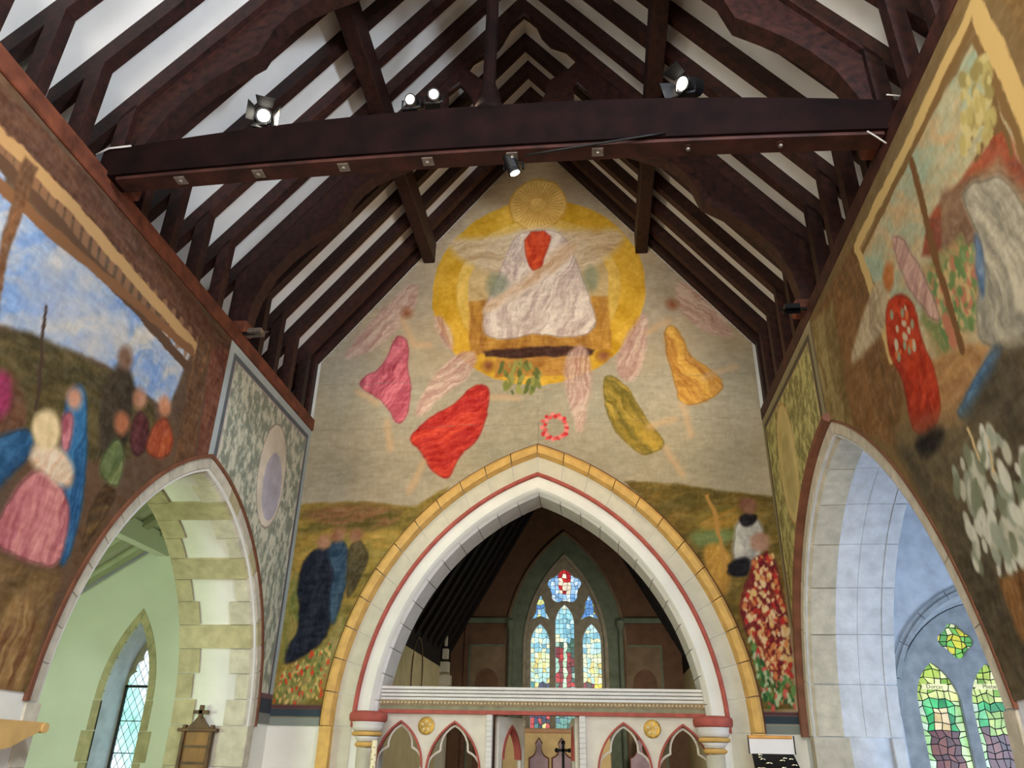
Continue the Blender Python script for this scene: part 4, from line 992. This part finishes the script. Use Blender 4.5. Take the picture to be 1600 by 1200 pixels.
# ---------------- marbled panels and side murals
def marbled(cv, arch, u_split, cols, oval, oc, to3d, label):
    U, V = cv.U, cv.V
    n = fbm(U*16, V*9, 7); n2 = fbm(U*40, V*22, 8)
    t = np.clip((n-.5)*4+(n2-.5)*2.4+.5, 0, 1)[..., None]
    m = U > u_split-.001
    cc = np.array(cols[0], float)*(1-t)+np.array(cols[1], float)*t
    cv.C[m] = cc[m]
    edge = np.minimum(np.minimum(U-u_split, 9.0-U), ZP-V)
    for e0, e1, cl in ((-.01, .10, cols[2]), (.10, .155, cols[3]), (.155, .175, cols[4])):
        al = ((edge >= e0) & (edge < e1) & m); cv.C[al] = np.array(cl)+(fbm(U*9, V*9, 3)[al][:, None]-.5)*16
    c = cv.map(*oval[0]); r = oval[1]; d = np.hypot((U-c[0])/r[0], (V-c[1])/r[1])
    cv.C[m & (d < 1.04)] = oc[3]
    sel = m & (d < 1.0); gg = fbm(U*5, V*5, 77)[..., None]
    cv.C[sel] = (np.array(oc[0])+(gg-.5)*40)[sel]
    d2 = np.hypot((U-c[0]-oval[2])/(r[0]*.70), (V-c[1]+.12)/(r[1]*.66)); sel = m & (d2 < 1.0); cv.C[sel] = (np.array(oc[1])+(gg-.5)*50)[sel]
    for v0, v1, cl in ((2.24, 2.30, (110, 80, 84)), (2.10, 2.24, (62, 66, 72)), (1.9, 2.10, (122, 124, 116))):
        al = m & (V > v0) & (V < v1); cv.C[al] = cl
cl_ = Canvas(2.0, 9.0, 1.95, ZP+.01, ST, lambda px, py: (lambda p: (p.y, p.z))(X(px, py, -2.885)))
L_ = cl_
L_.base((104, 78, 56), 14, 2, (84, 66, 50))
# sky and hills
L_.poly([(30, 310), (150, 420), (300, 548), (262, 640), (150, 560), (-20, 500), (-40, 300)], (120, 146, 184), .02, (196, 186, 170), 30, 3, 0)
L_.poly([(-60, 180), (10, 262), (0, 330), (-60, 300)], (112, 140, 182), .02, (180, 178, 172), 30, 3, 0)
L_.poly([(60, 420), (150, 440), (190, 520), (120, 560), (40, 500)], (200, 188, 168), .15, (150, 160, 180), 30, 3, 2, .8)
L_.poly([(-40, 520), (30, 512), (110, 545), (190, 590), (250, 640), (230, 720), (60, 720), (-60, 660)], (94, 80, 46), .03, (66, 58, 36), 20, 4, 1)
# painted timber framing
T1, T2, T3 = (122, 84, 54), (88, 64, 46), (176, 138, 90)
L_.poly([(-80, 30), (0, 128), (180, 320), (362, 540), (330, 560), (150, 380), (-80, 140)], (98, 66, 48), .015, (78, 54, 42), 0, 5, 0)
for k in range(26):
    t = k/25; a = (-20+t*330, 178+t*352); L_.line([(a[0], a[1]), (a[0]-6, a[1]+36)], .035, (138, 100, 70), .012, .8)
L_.line([(-40, 170), (120, 330), (320, 560)], .055, T3, .012); L_.line([(-40, 210), (110, 370), (310, 590)], .05, T2, .012)
L_.line([(-40, 250), (60, 345), (300, 548)], .045, T1, .012)
L_.poly([(38, 245), (58, 262), (12, 400), (-10, 560), (-24, 540), (0, 380)], T2, .012, T1, 85, 6, 0)
L_.poly([(312, 520), (330, 536), (300, 730), (270, 735), (290, 620)], T2, .012, T1, 85, 6, 0)
L_.poly([(330, 545), (358, 545), (332, 720), (305, 722)], (120, 76, 56), .012, (92, 56, 44), 80, 8, 0)
# colour masses: rose, blue, dark browns, greens, straw
L_.poly([(-40, 590), (30, 575), (45, 660), (20, 700), (-40, 740)], (110, 74, 52), .03, (70, 50, 36), 80, 6)
L_.poly([(-30, 575), (18, 580), (20, 640), (-30, 680)], (160, 54, 88), .03, (110, 40, 64), 80, 6)
L_.poly([(160, 600), (190, 560), (212, 590), (206, 660), (190, 720), (150, 720)], (70, 58, 42), .03, (48, 42, 32), 80, 6)
L_.poly([(100, 620), (122, 592), (138, 620), (136, 740), (120, 850), (92, 900), (84, 800), (96, 700)], (58, 112, 150), .02, (34, 70, 104), 85, 7)
L_.poly([(60, 700), (0, 760), (-40, 820), (-40, 700), (40, 660)], (52, 96, 128), .02, (32, 60, 90), 60, 7)
L_.poly([(92, 650), (116, 640), (112, 700), (96, 710)], (196, 122, 124), .02, (160, 84, 92), 80, 7)
L_.poly([(40, 735), (90, 740), (112, 800), (96, 892), (40, 880), (-20, 850), (0, 800)], (204, 132, 124), .02, (158, 82, 88), 75, 8)
L_.poly([(50, 690), (90, 690), (118, 730), (112, 768), (84, 752), (44, 730)], (222, 200, 168), .03, (200, 150, 112), 50, 6)
L_.ring((72, 672), 0, .16, (228, 200, 150), soft=.05)
L_.ring((116, 622), 0, .12, (196, 140, 110), soft=.07)
for c0, cc in (((196, 560), (120, 90, 70)), ((218, 622), (170, 120, 90)), ((258, 634), (186, 126, 92)), ((190, 662), (176, 110, 76))): L_.ring(c0, 0, .13, cc, soft=.07)
L_.poly([(206, 650), (228, 640), (236, 690), (216, 720), (202, 700)], (92, 48, 46), .02, (66, 34, 36), 80, 6)
L_.poly([(240, 660), (262, 648), (274, 690), (262, 716), (236, 716), (226, 700)], (176, 88, 50), .02, (128, 56, 38), 70, 6)
L_.poly([(164, 700), (186, 682), (196, 710), (188, 760), (162, 760), (152, 730)], (126, 132, 82), .02, (86, 98, 58), 80, 6)
L_.poly([(150, 760), (190, 760), (150, 830), (120, 880)], (116, 88, 50), .02, (70, 52, 34), 50, 9)
L_.poly([(-40, 860), (40, 888), (100, 896), (70, 980), (46, 1088), (-40, 1088)], (126, 98, 60), .03, (92, 70, 42), 50, 6, 0)
L_.poly([(0, 960), (30, 930), (60, 950), (36, 1085), (-20, 1085)], (108, 74, 46), .03, (168, 134, 84), 75, 10, 1)
L_.line([(72, 480), (66, 560), (56, 640)], .015, (70, 52, 40), .01)
marbled(L_, A_L, 6.55, ((200, 198, 176), (132, 138, 122), (166, 174, 172), (92, 98, 100), (176, 150, 150)), ((425, 742), (.36, .60), .05), ((208, 198, 178), (176, 170, 178), None, (150, 140, 126)), None, '')
UU, VV = L_.U, L_.V; ok = ~A_L.inside(UU, VV, .006) & (VV < ZP)
l3 = lambda u, v: np.stack([np.full_like(u, -2.885), u, v], 1)
L_.mesh('side_mural', ok & (UU < 6.552) & (VV > 2.0), l3, 'wide mural with painted timbers and blue sky on the left nave wall')
L_.mesh('marbled_panel', ok & (UU > 6.545) & (UU < 8.99) & (VV > 1.98), l3, 'grey marbled wall panel with lilac oval left of the chancel arch', 'panel')
# right wall
R_ = Canvas(2.0, 9.0, 1.95, ZP+.01, ST, lambda px, py: (lambda p: (p.y, p.z))(X(px, py, 2.885)))
R_.base((128, 104, 66), 12, 2, (112, 92, 60))
R_.poly([(1272, 500), (1345, 360), (1420, 560), (1400, 700), (1330, 668), (1290, 668)], (130, 94, 56), .03, (104, 78, 48), 85, 4, 0)
R_.poly([(1268, 505), (1300, 470), (1332, 668), (1290, 668)], (150, 132, 86), .03, (112, 92, 54), 88, 5, 0)
F1, F2, F3 = (196, 166, 106), (120, 92, 54), (178, 150, 92)
R_.poly([(1530, -60), (1600, 60), (1700, 200), (1700, -60)], (130, 102, 62), .02, (118, 92, 56), 30, 3, 0)
# aqua sky field with brown and straw frame lines
R_.poly([(1522, 62), (1545, 120), (1610, 260), (1680, 420), (1700, 700), (1500, 690), (1480, 640), (1400, 520), (1342, 392)], (152, 164, 138), .012, (186, 158, 116), 40, 3, 0)
R_.line([(1530, -10), (1440, 180), (1338, 385)], .05, F1, .01); R_.line([(1522, 30), (1440, 205), (1346, 395)], .03, F2, .01)
R_.line([(1530, 20), (1580, 130), (1680, 360)], .07, F1, .01); R_.line([(1524, 60), (1570, 170), (1660, 380)], .03, F2, .01)
R_.line([(1338, 385), (1368, 470), (1392, 560)], .05, F1, .01)
# brick wall, garden plots, path
R_.poly([(1560, 190), (1640, 320), (1640, 420), (1440, 400), (1450, 340), (1540, 230)], (150, 76, 48), .02, (116, 70, 56), 45, 6, 0)
R_.poly([(1470, 300), (1560, 250), (1640, 330), (1640, 420), (1470, 400)], (140, 112, 84), .03, (110, 84, 66), 45, 8, 0)
R_.poly([(1440, 420), (1500, 370), (1540, 420), (1530, 500), (1470, 560), (1440, 500)], (170, 134, 92), .03, (110, 126, 76), 50, 9, 0)
R_.dabs([(1450, 430), (1530, 380), (1545, 470), (1480, 560)], 260, .03, [(96, 122, 70), (176, 110, 84), (190, 160, 110), (120, 140, 90)], 1.6, 8)
R_.poly([(1440, 560), (1560, 520), (1600, 600), (1500, 680), (1440, 660)], (176, 136, 86), .03, (150, 110, 70), 30, 6)
R_.dabs([(1556, 300), (1640, 330), (1640, 420), (1560, 380)], 160, .03, [(96, 120, 60), (150, 150, 84), (180, 130, 90)], 1.6, 12)
R_.line([(1424, 255), (1460, 400), (1502, 545)], .035, (112, 78, 46), .01)
# bare branches
for P in ([(1560, 195), (1530, 190), (1512, 230)], [(1556, 190), (1548, 150), (1530, 150)], [(1566, 200), (1540, 215), (1525, 250)], [(1580, 240), (1545, 130), (1530, 90)]): R_.line(P, .018, (110, 84, 50), .012)
R_.dabs([(1500, 120), (1545, 80), (1560, 200), (1505, 260)], 90, .035, [(170, 156, 96), (190, 176, 120), (140, 128, 76)], 1.6, 9)
# colour masses
R_.poly([(1326, 570), (1345, 500), (1372, 430), (1392, 480), (1380, 520), (1345, 560)], (186, 168, 134), .03, (146, 126, 98), 70, 10)
R_.poly([(1388, 362), (1412, 370), (1440, 420), (1472, 500), (1460, 506), (1410, 440)], (196, 160, 140), .02, (156, 116, 108), -50, 10)
R_.poly([(1382, 480), (1402, 452), (1430, 470), (1440, 530), (1462, 570), (1474, 656), (1440, 688), (1420, 660), (1412, 600), (1386, 550)], (196, 68, 34), .015, (146, 44, 26), 80, 7)
R_.dabs([(1388, 480), (1430, 470), (1440, 540), (1400, 560)], 40, .03, [(140, 150, 120), (206, 110, 60), (190, 180, 150)], 1.2, 10)
R_.ring((1388, 432), 0, .13, (176, 110, 60), soft=.06)
R_.poly([(1500, 300), (1530, 280), (1570, 270), (1592, 310), (1640, 400), (1660, 540), (1530, 555), (1522, 470), (1540, 400), (1510, 330)], (176, 168, 146), .02, (122, 118, 104), 75, 7)
R_.poly([(1520, 350), (1540, 400), (1536, 480), (1522, 430)], (66, 92, 124), .02, (110, 130, 150), 80, 6)
R_.poly([(1548, 540), (1572, 545), (1540, 620), (1526, 660), (1490, 655), (1512, 610)], (92, 128, 158), .02, (60, 90, 120), 50, 7)
R_.poly([(1560, 545), (1700, 500), (1700, 1150), (1600, 1150), (1540, 1010), (1470, 840), (1400, 700), (1440, 690), (1500, 670)], (70, 62, 48), .05, (92, 82, 60), 60, 3, 0)
R_.poly([(1400, 680), (1480, 650), (1560, 640), (1560, 760), (1470, 830)], (112, 98, 70), .12, (80, 72, 54), 40, 4, 0, .8)
R_.poly([(1425, 690), (1470, 660), (1478, 690), (1440, 722)], (34, 30, 26), .04)
R_.dabs([(1490, 740), (1530, 670), (1610, 700), (1620, 860), (1560, 905), (1520, 880)], 150, .042, [(190, 188, 166), (206, 204, 186), (150, 156, 136), (120, 126, 100)], 1.7, 11)
R_.line([(1512, 670), (1530, 720)], .012, (206, 180, 130), .01); R_.line([(1544, 690), (1552, 740)], .012, (206, 180, 130), .01)
R_.poly([(1560, 905), (1600, 890), (1640, 900), (1640, 1010), (1596, 1000)], (140, 100, 58), .02, (96, 66, 38), 80, 12, 0)
marbled(R_, A_R, 6.56, ((186, 178, 116), (128, 122, 76), (140, 130, 98), (86, 78, 62), (170, 140, 110)), ((1231, 722), (.36, .66), 0), ((196, 178, 120), (184, 168, 114), None, (180, 136, 92)), None, '')
UU, VV = R_.U, R_.V; ok = ~A_R.inside(UU, VV, .006) & (VV < ZP)
r3 = lambda u, v: np.stack([np.full_like(u, 2.885), u, v], 1)
R_.mesh('side_mural', ok & (UU < 6.562) & (VV > 1.98), r3, 'wide mural with pale sky, red mass and white flowers on the right nave wall')
R_.mesh('marbled_panel', ok & (UU > 6.555) & (UU < 8.99) & (VV > 1.98), r3, 'olive marbled wall panel with straw oval right of the chancel arch', 'panel')

# ================================================================== LAMPS AND FITTINGS
def aim(o, d): o.rotation_euler = Vector(d).to_track_quat('-Z', 'Y').to_euler()
LENS = emit('lamp_lens', (255, 246, 226), 9.0)
def spotlight(name, loc, d, label, power, kind, target=None, spread=70):
    t = thing(name, label, 'spotlight', loc)
    h = bpy.data.objects.new('tmp', None)
    rot = Vector(d).normalized().to_track_quat('-Z', 'Y').to_matrix().to_4x4()
    def put(n, bm, m, smooth=False):
        bmesh.ops.transform(bm, matrix=rot, verts=bm.verts[:]); o = obj(n, bm, m, None, smooth); o.parent = t; return o
    r = .062 if kind == 'barn' else .045
    bm = bmesh.new(); lathe(bm, [(r*.8, .16), (r, .14), (r, 0), (r*1.08, -.02), (r*1.08, -.03)], (0, 0), 20); put('housing', bm, M_BLACK, False)
    if kind == 'barn':
        for k in range(6): bm = bmesh.new(); lathe(bm, [(r*1.15, .15-.02*k), (r*1.15, .142-.02*k)], (0, 0), 16); put('cooling_fin', bm, M_BLACK)
        for k in range(4):
            a = k*math.pi/2; bm = bmesh.new(); p = [(-.055, .066, -.03), (.055, .066, -.03), (.075, .12, -.125), (-.075, .12, -.125)]
            prism(bm, p, (0, .004, 0)); bmesh.ops.rotate(bm, verts=bm.verts[:], cent=(0, 0, 0), matrix=Matrix.Rotation(a, 3, 'Z')); put('barn_door', bm, M_BLACK)
    bm = bmesh.new(); lathe(bm, [(r*.8, -.031), (r*.8, -.034)], (0, 0), 18); put('lens', bm, LENS)
    bm = bmesh.new(); zb = -.12; tube(bm, [(-.07, 0, 0), (-.07, 0, -.07), (0, 0, -.09), (.07, 0, -.07), (.07, 0, 0)], .009, 6); tube(bm, [(0, 0, -.09), (0, 0, zb)], .012, 6); bx(bm, -.06, .06, -.04, .04, zb-.012, zb)
    o = obj('yoke', bm, M_BLACK); o.parent = t
    if kind == 'down': o.scale = (1, 1, -.8)
    ld = bpy.data.lights.new('lamp_light', 'SPOT'); ld.energy = power; ld.spot_size = math.radians(spread); ld.spot_blend = .6; ld.shadow_soft_size = .04; ld.color = (1.0, .80, .56)
    lo = bpy.data.objects.new('lamp_light', ld); COL.objects.link(lo); lo.parent = t
    dd = Vector(target)-Vector(loc) if target else Vector(d); lo.location = Vector(d).normalized()*.06; aim(lo, dd)
    return t
p = E(412, 184, 4.3); spotlight('stage_spotlight', (p.x, 4.3, p.z+.01), (.35, -.8, -.45), 'black barn door spotlight on the left of the tie beam', 110, 'barn', (2.9, 2.5, 3))
p = E(1070, 132, 4.3); spotlight('stage_spotlight', (p.x, 4.3, p.z), (-.75, -.65, -.35), 'black barn door spotlight on the right of the tie beam', 110, 'barn', (-2.9, 3.2, 3.6))
p = E(643, 160, 4.3); spotlight('cylinder_spotlight', (p.x, 4.3, p.z+.02), (-.2, -.9, -.5), 'smaller cylinder spotlight, left of the pair beside the crown post', 60, 'cyl', (-2.9, 2.5, 3))
p = E(678, 152, 4.3); spotlight('cylinder_spotlight', (p.x, 4.3, p.z+.02), (.1, -.9, -.5), 'cylinder spotlight nearest the crown post with bright rim', 60, 'cyl', (2.9, 2, 3))
p = E(802, 262, 4.32); spotlight('beam_spotlight', (p.x, 4.34, p.z+.0), (.35, .25, -.9), 'small black spotlight hanging under the middle of the tie beam', 110, 'down', (.1, 9, 6.6), 62)
# wall washers at the feet of the truss
for q, s, lab, pw in (((400, 520), -1, 'grey shaded wall washer lamp at the left truss foot', 95), ((1250, 482), 1, 'dark shaded wall washer lamp at the right truss foot', 95)):
    p = E(*q, 6.5); x = max(-2.72, min(2.72, p.x)); t = thing('wall_washer', lab, 'lamp', (x, 6.5, p.z))
    bm = bmesh.new(); prism(bm, [(-.07, -.06, -.09), (.07, -.06, -.09), (.10, .08, .06), (-.10, .08, .06)], (0, .012, .012)); bx(bm, -.07, .07, -.05, .06, -.02, .03)
    o = obj('shade', bm, M_STEEL if s < 0 else M_BLACK); o.parent = t
    bm = bmesh.new(); bx(bm, min(0, s*.14), max(0, s*.14), -.015, .015, -.02, .01); o = obj('bracket', bm, M_BLACK); o.parent = t
    bm = bmesh.new(); bx(bm, -.06, .06, .06, .068, -.015, .025); o = obj('lens', bm, LENS); o.parent = t
    ld = bpy.data.lights.new('lamp_light', 'SPOT'); ld.energy = pw; ld.spot_size = math.radians(105); ld.spot_blend = .7; ld.shadow_soft_size = .05; ld.color = (1.0, .80, .54)
    lo = bpy.data.objects.new('lamp_light', ld); COL.objects.link(lo); lo.parent = t; lo.location = (0, .1, 0); aim(lo, Vector((-s*.8, 9, 5.6))-Vector((x, 6.5, p.z)))
# cables
def cable(px, m, r, label, y=4.19):
    bm = bmesh.new(); tube(bm, [E(a, b, y) for a, b in px], r, 6); tag(obj('cable', bm, m, smooth=True), label, 'cable')
cable([(1040, 208), (1000, 214), (930, 225), (880, 233), (820, 243)], M_CABLE, .009, 'black cable sagging across the right face of the tie beam')
cable([(150, 242), (170, 232), (205, 228)], M_CABLEW, .008, 'grey cable on the left end of the tie beam', 4.18)
cable([(1385, 148), (1410, 150), (1425, 150)], M_CABLEW, .006, 'grey cable on top of the right end of the tie beam', 4.18)
cable([(1355, 205), (1370, 214), (1385, 224)], M_CABLEW, .006, 'short grey cable hanging at the right wall below the tie beam', 4.19)

# ================================================================== FURNISHINGS
# memorial board on the arch jamb, left
yj = 8.44
MBx = lambda px, py: E(px, py, yj)
c = MBx(308, 1140)
MB = thing('memorial_board', 'narrow oak memorial board with cross on the left arch jamb', 'board', (c.x, yj, .6))
xl, xr = MBx(287, 1145).x, MBx(335, 1145).x
M_OAKD = mat('dark_oak_board', (92, 62, 32), .2, 8, .5, col2=(60, 40, 22))
bm = bmesh.new(); bx(bm, xl+.01, xr-.01, yj-.025, yj, .6, c.z); child(obj('board', bm, M_OAK), MB)
for x0 in (xl, xr-.035): bm = bmesh.new(); bx(bm, x0, x0+.035, yj-.05, yj, .6, c.z+.045, .004); child(obj('stile', bm, M_OAKD), MB)
bm = bmesh.new(); bx(bm, xl-.05, xr+.05, yj-.06, yj, c.z-.02, c.z+.012, .004); child(obj('cap_rail', bm, M_OAKD), MB)
for k in range(5): bm = bmesh.new(); z = c.z-.16-.155*k; bx(bm, xl+.035, xr-.035, yj-.035, yj, z-.012, z+.012); child(obj('rail', bm, M_OAKD), MB)
xm = (xl+xr)/2; zt = MBx(318, 1102).z
bm = bmesh.new(); prism(bm, [(xm-.13, yj-.04, c.z+.01), (xm+.13, yj-.04, c.z+.01), (xm+.06, yj-.04, c.z+.08), (xm+.02, yj-.04, c.z+.13), (xm-.02, yj-.04, c.z+.13), (xm-.06, yj-.04, c.z+.08)], (0, .03, 0)); child(obj('pediment', bm, M_OAKD), MB)
bm = bmesh.new(); bx(bm, xm-.019, xm+.019, yj-.05, yj-.015, c.z+.10, zt); bx(bm, xm-.082, xm+.082, yj-.05, yj-.015, zt-.085, zt-.05); child(obj('cross', bm, M_OAKD), MB)
# ochre scroll bracket at the lower left
q = X(36, 1128, -2.9)
BR = thing('scroll_bracket', 'ochre scroll bracket projecting from the left nave wall', 'bracket', (-2.86, q.y-.3, q.z-.1))
sc = [(0, 0), (0, .03)]
bm = bmesh.new(); prof = [(-.55, -.02), (0, -.02), (.03, -.045), (.045, -.08), (.03, -.11), (-.02, -.10), (-.05, -.13), (-.12, -.17), (-.25, -.26), (-.55, -.34)]
prism(bm, [(-2.872, q.y-.06+u, q.z+.01+v*.62) for u, v in prof], (.16, 0, 0)); child(obj('bracket_body', bm, mat('ochre_paint', (206, 168, 104), .1, 8, .7)), BR)
bm = bmesh.new()
tube(bm, [(-2.87, q.y-.045, q.z-.035), (-2.70, q.y-.045, q.z-.035)], .03, 14); child(obj('scroll_end', bm, MATS['ochre_paint']), BR)
# paschal candle
p = E(586, 1156, 8.75)
PC = thing('paschal_candle', 'tall cream candle with gold dots in front of the left column', 'candle', (p.x, 8.75, 0))
bm = bmesh.new(); lathe(bm, [(.03, .95), (.03, p.z-.01), (.02, p.z)], (p.x, 8.75), 16); child(obj('candle', bm, mat('cream_wax', (238, 226, 190), .04, 8, .5), smooth=False), PC)
bm = bmesh.new(); g = random.Random(3)
for k in range(60):
    a = k*2.4; z = .97+k*(p.z-1.0)/60; bmesh.ops.create_icosphere(bm, subdivisions=1, radius=.0085, matrix=Matrix.Translation((p.x+.029*math.cos(a), 8.75+.029*math.sin(a), z)))
o = child(obj('gold_dots', bm, M_GOLD), PC); o['kind'] = 'stuff'
bm = bmesh.new(); lathe(bm, [(.18, 0), (.18, .04), (.05, .08), (.025, .15), (.025, .85), (.06, .9), (.06, .96)], (p.x, 8.75), 16); child(obj('stand', bm, M_BRASS), PC)
# lectern, lower right
yl = 8.3
a, b = E(1171, 1148, yl), E(1243, 1148, yl)
ZL = E(1200, 1178, yl).z; zt = a.z
LC = thing('lectern', 'tall lectern with pierced black metalwork desk beside the right jamb', 'lectern', ((a.x+b.x)/2, yl, 0))
lm = (a.x+b.x)/2; hw = (b.x-a.x)/2
bm = bmesh.new(); bx(bm, lm-hw, lm+hw, yl+.10, yl+.115, ZL+.0, zt); child(obj('back_slab', bm, mat('white_acrylic', (226, 220, 214), .03, 5, .3)), LC)
bm = bmesh.new(); bx(bm, lm-hw, lm+hw*.94, yl+.085, yl+.125, zt-.03, zt, .008); child(obj('lamp_bar', bm, mat('orange_wood', (222, 160, 86), .12, 10, .5)), LC)
for s in (-1, 1): bm = bmesh.new(); tube(bm, [(lm+s*hw, yl+.10, ZL), (lm+s*hw, yl+.10, zt)], .006, 6); child(obj('side_rod', bm, M_IRON), LC)
# sloping desk, pierced scrolls
bm = bmesh.new(); e = .16
prism(bm, [(lm-hw*.9, yl+.10, ZL), (lm+hw*.9, yl+.10, ZL), (lm+hw*.98, yl-.10, ZL-e), (lm-hw*.98, yl-.10, ZL-e)], (0, .012, .012)); child(obj('desk', bm, M_IRON), LC)
g = random.Random(5)
for s in (-1, 1):
    bm = bmesh.new()
    for k in range(9):
        u = lm+s*hw*(.28+.5*g.random()); v = g.random(); cy = yl+.10-.2*v; cz = ZL-e*v; r = .016+.014*g.random()
        tube(bm, [(u+r*math.cos(t), cy-.012-.5*r*math.sin(t), cz-.012+r*.8*math.sin(t)*-.4+r*math.sin(t)*.7) for t in np.linspace(0, 5, 10)], .004, 5)
    o_ = child(obj('scrollwork', bm, mat('bright_brass', (220, 206, 170), .2, 20, .3, metal=.6)), LC); o_['kind'] = 'stuff'
bm = bmesh.new(); tube(bm, [(lm, yl+.02, .1), (lm, yl+.02, ZL-.10)], .022, 12); child(obj('stem', bm, M_BRASS), LC)
bm = bmesh.new(); lathe(bm, [(.22, 0), (.22, .05), (.08, .10), (.03, .16)], (lm, yl+.02), 20); child(obj('base', bm, M_BRASS), LC)
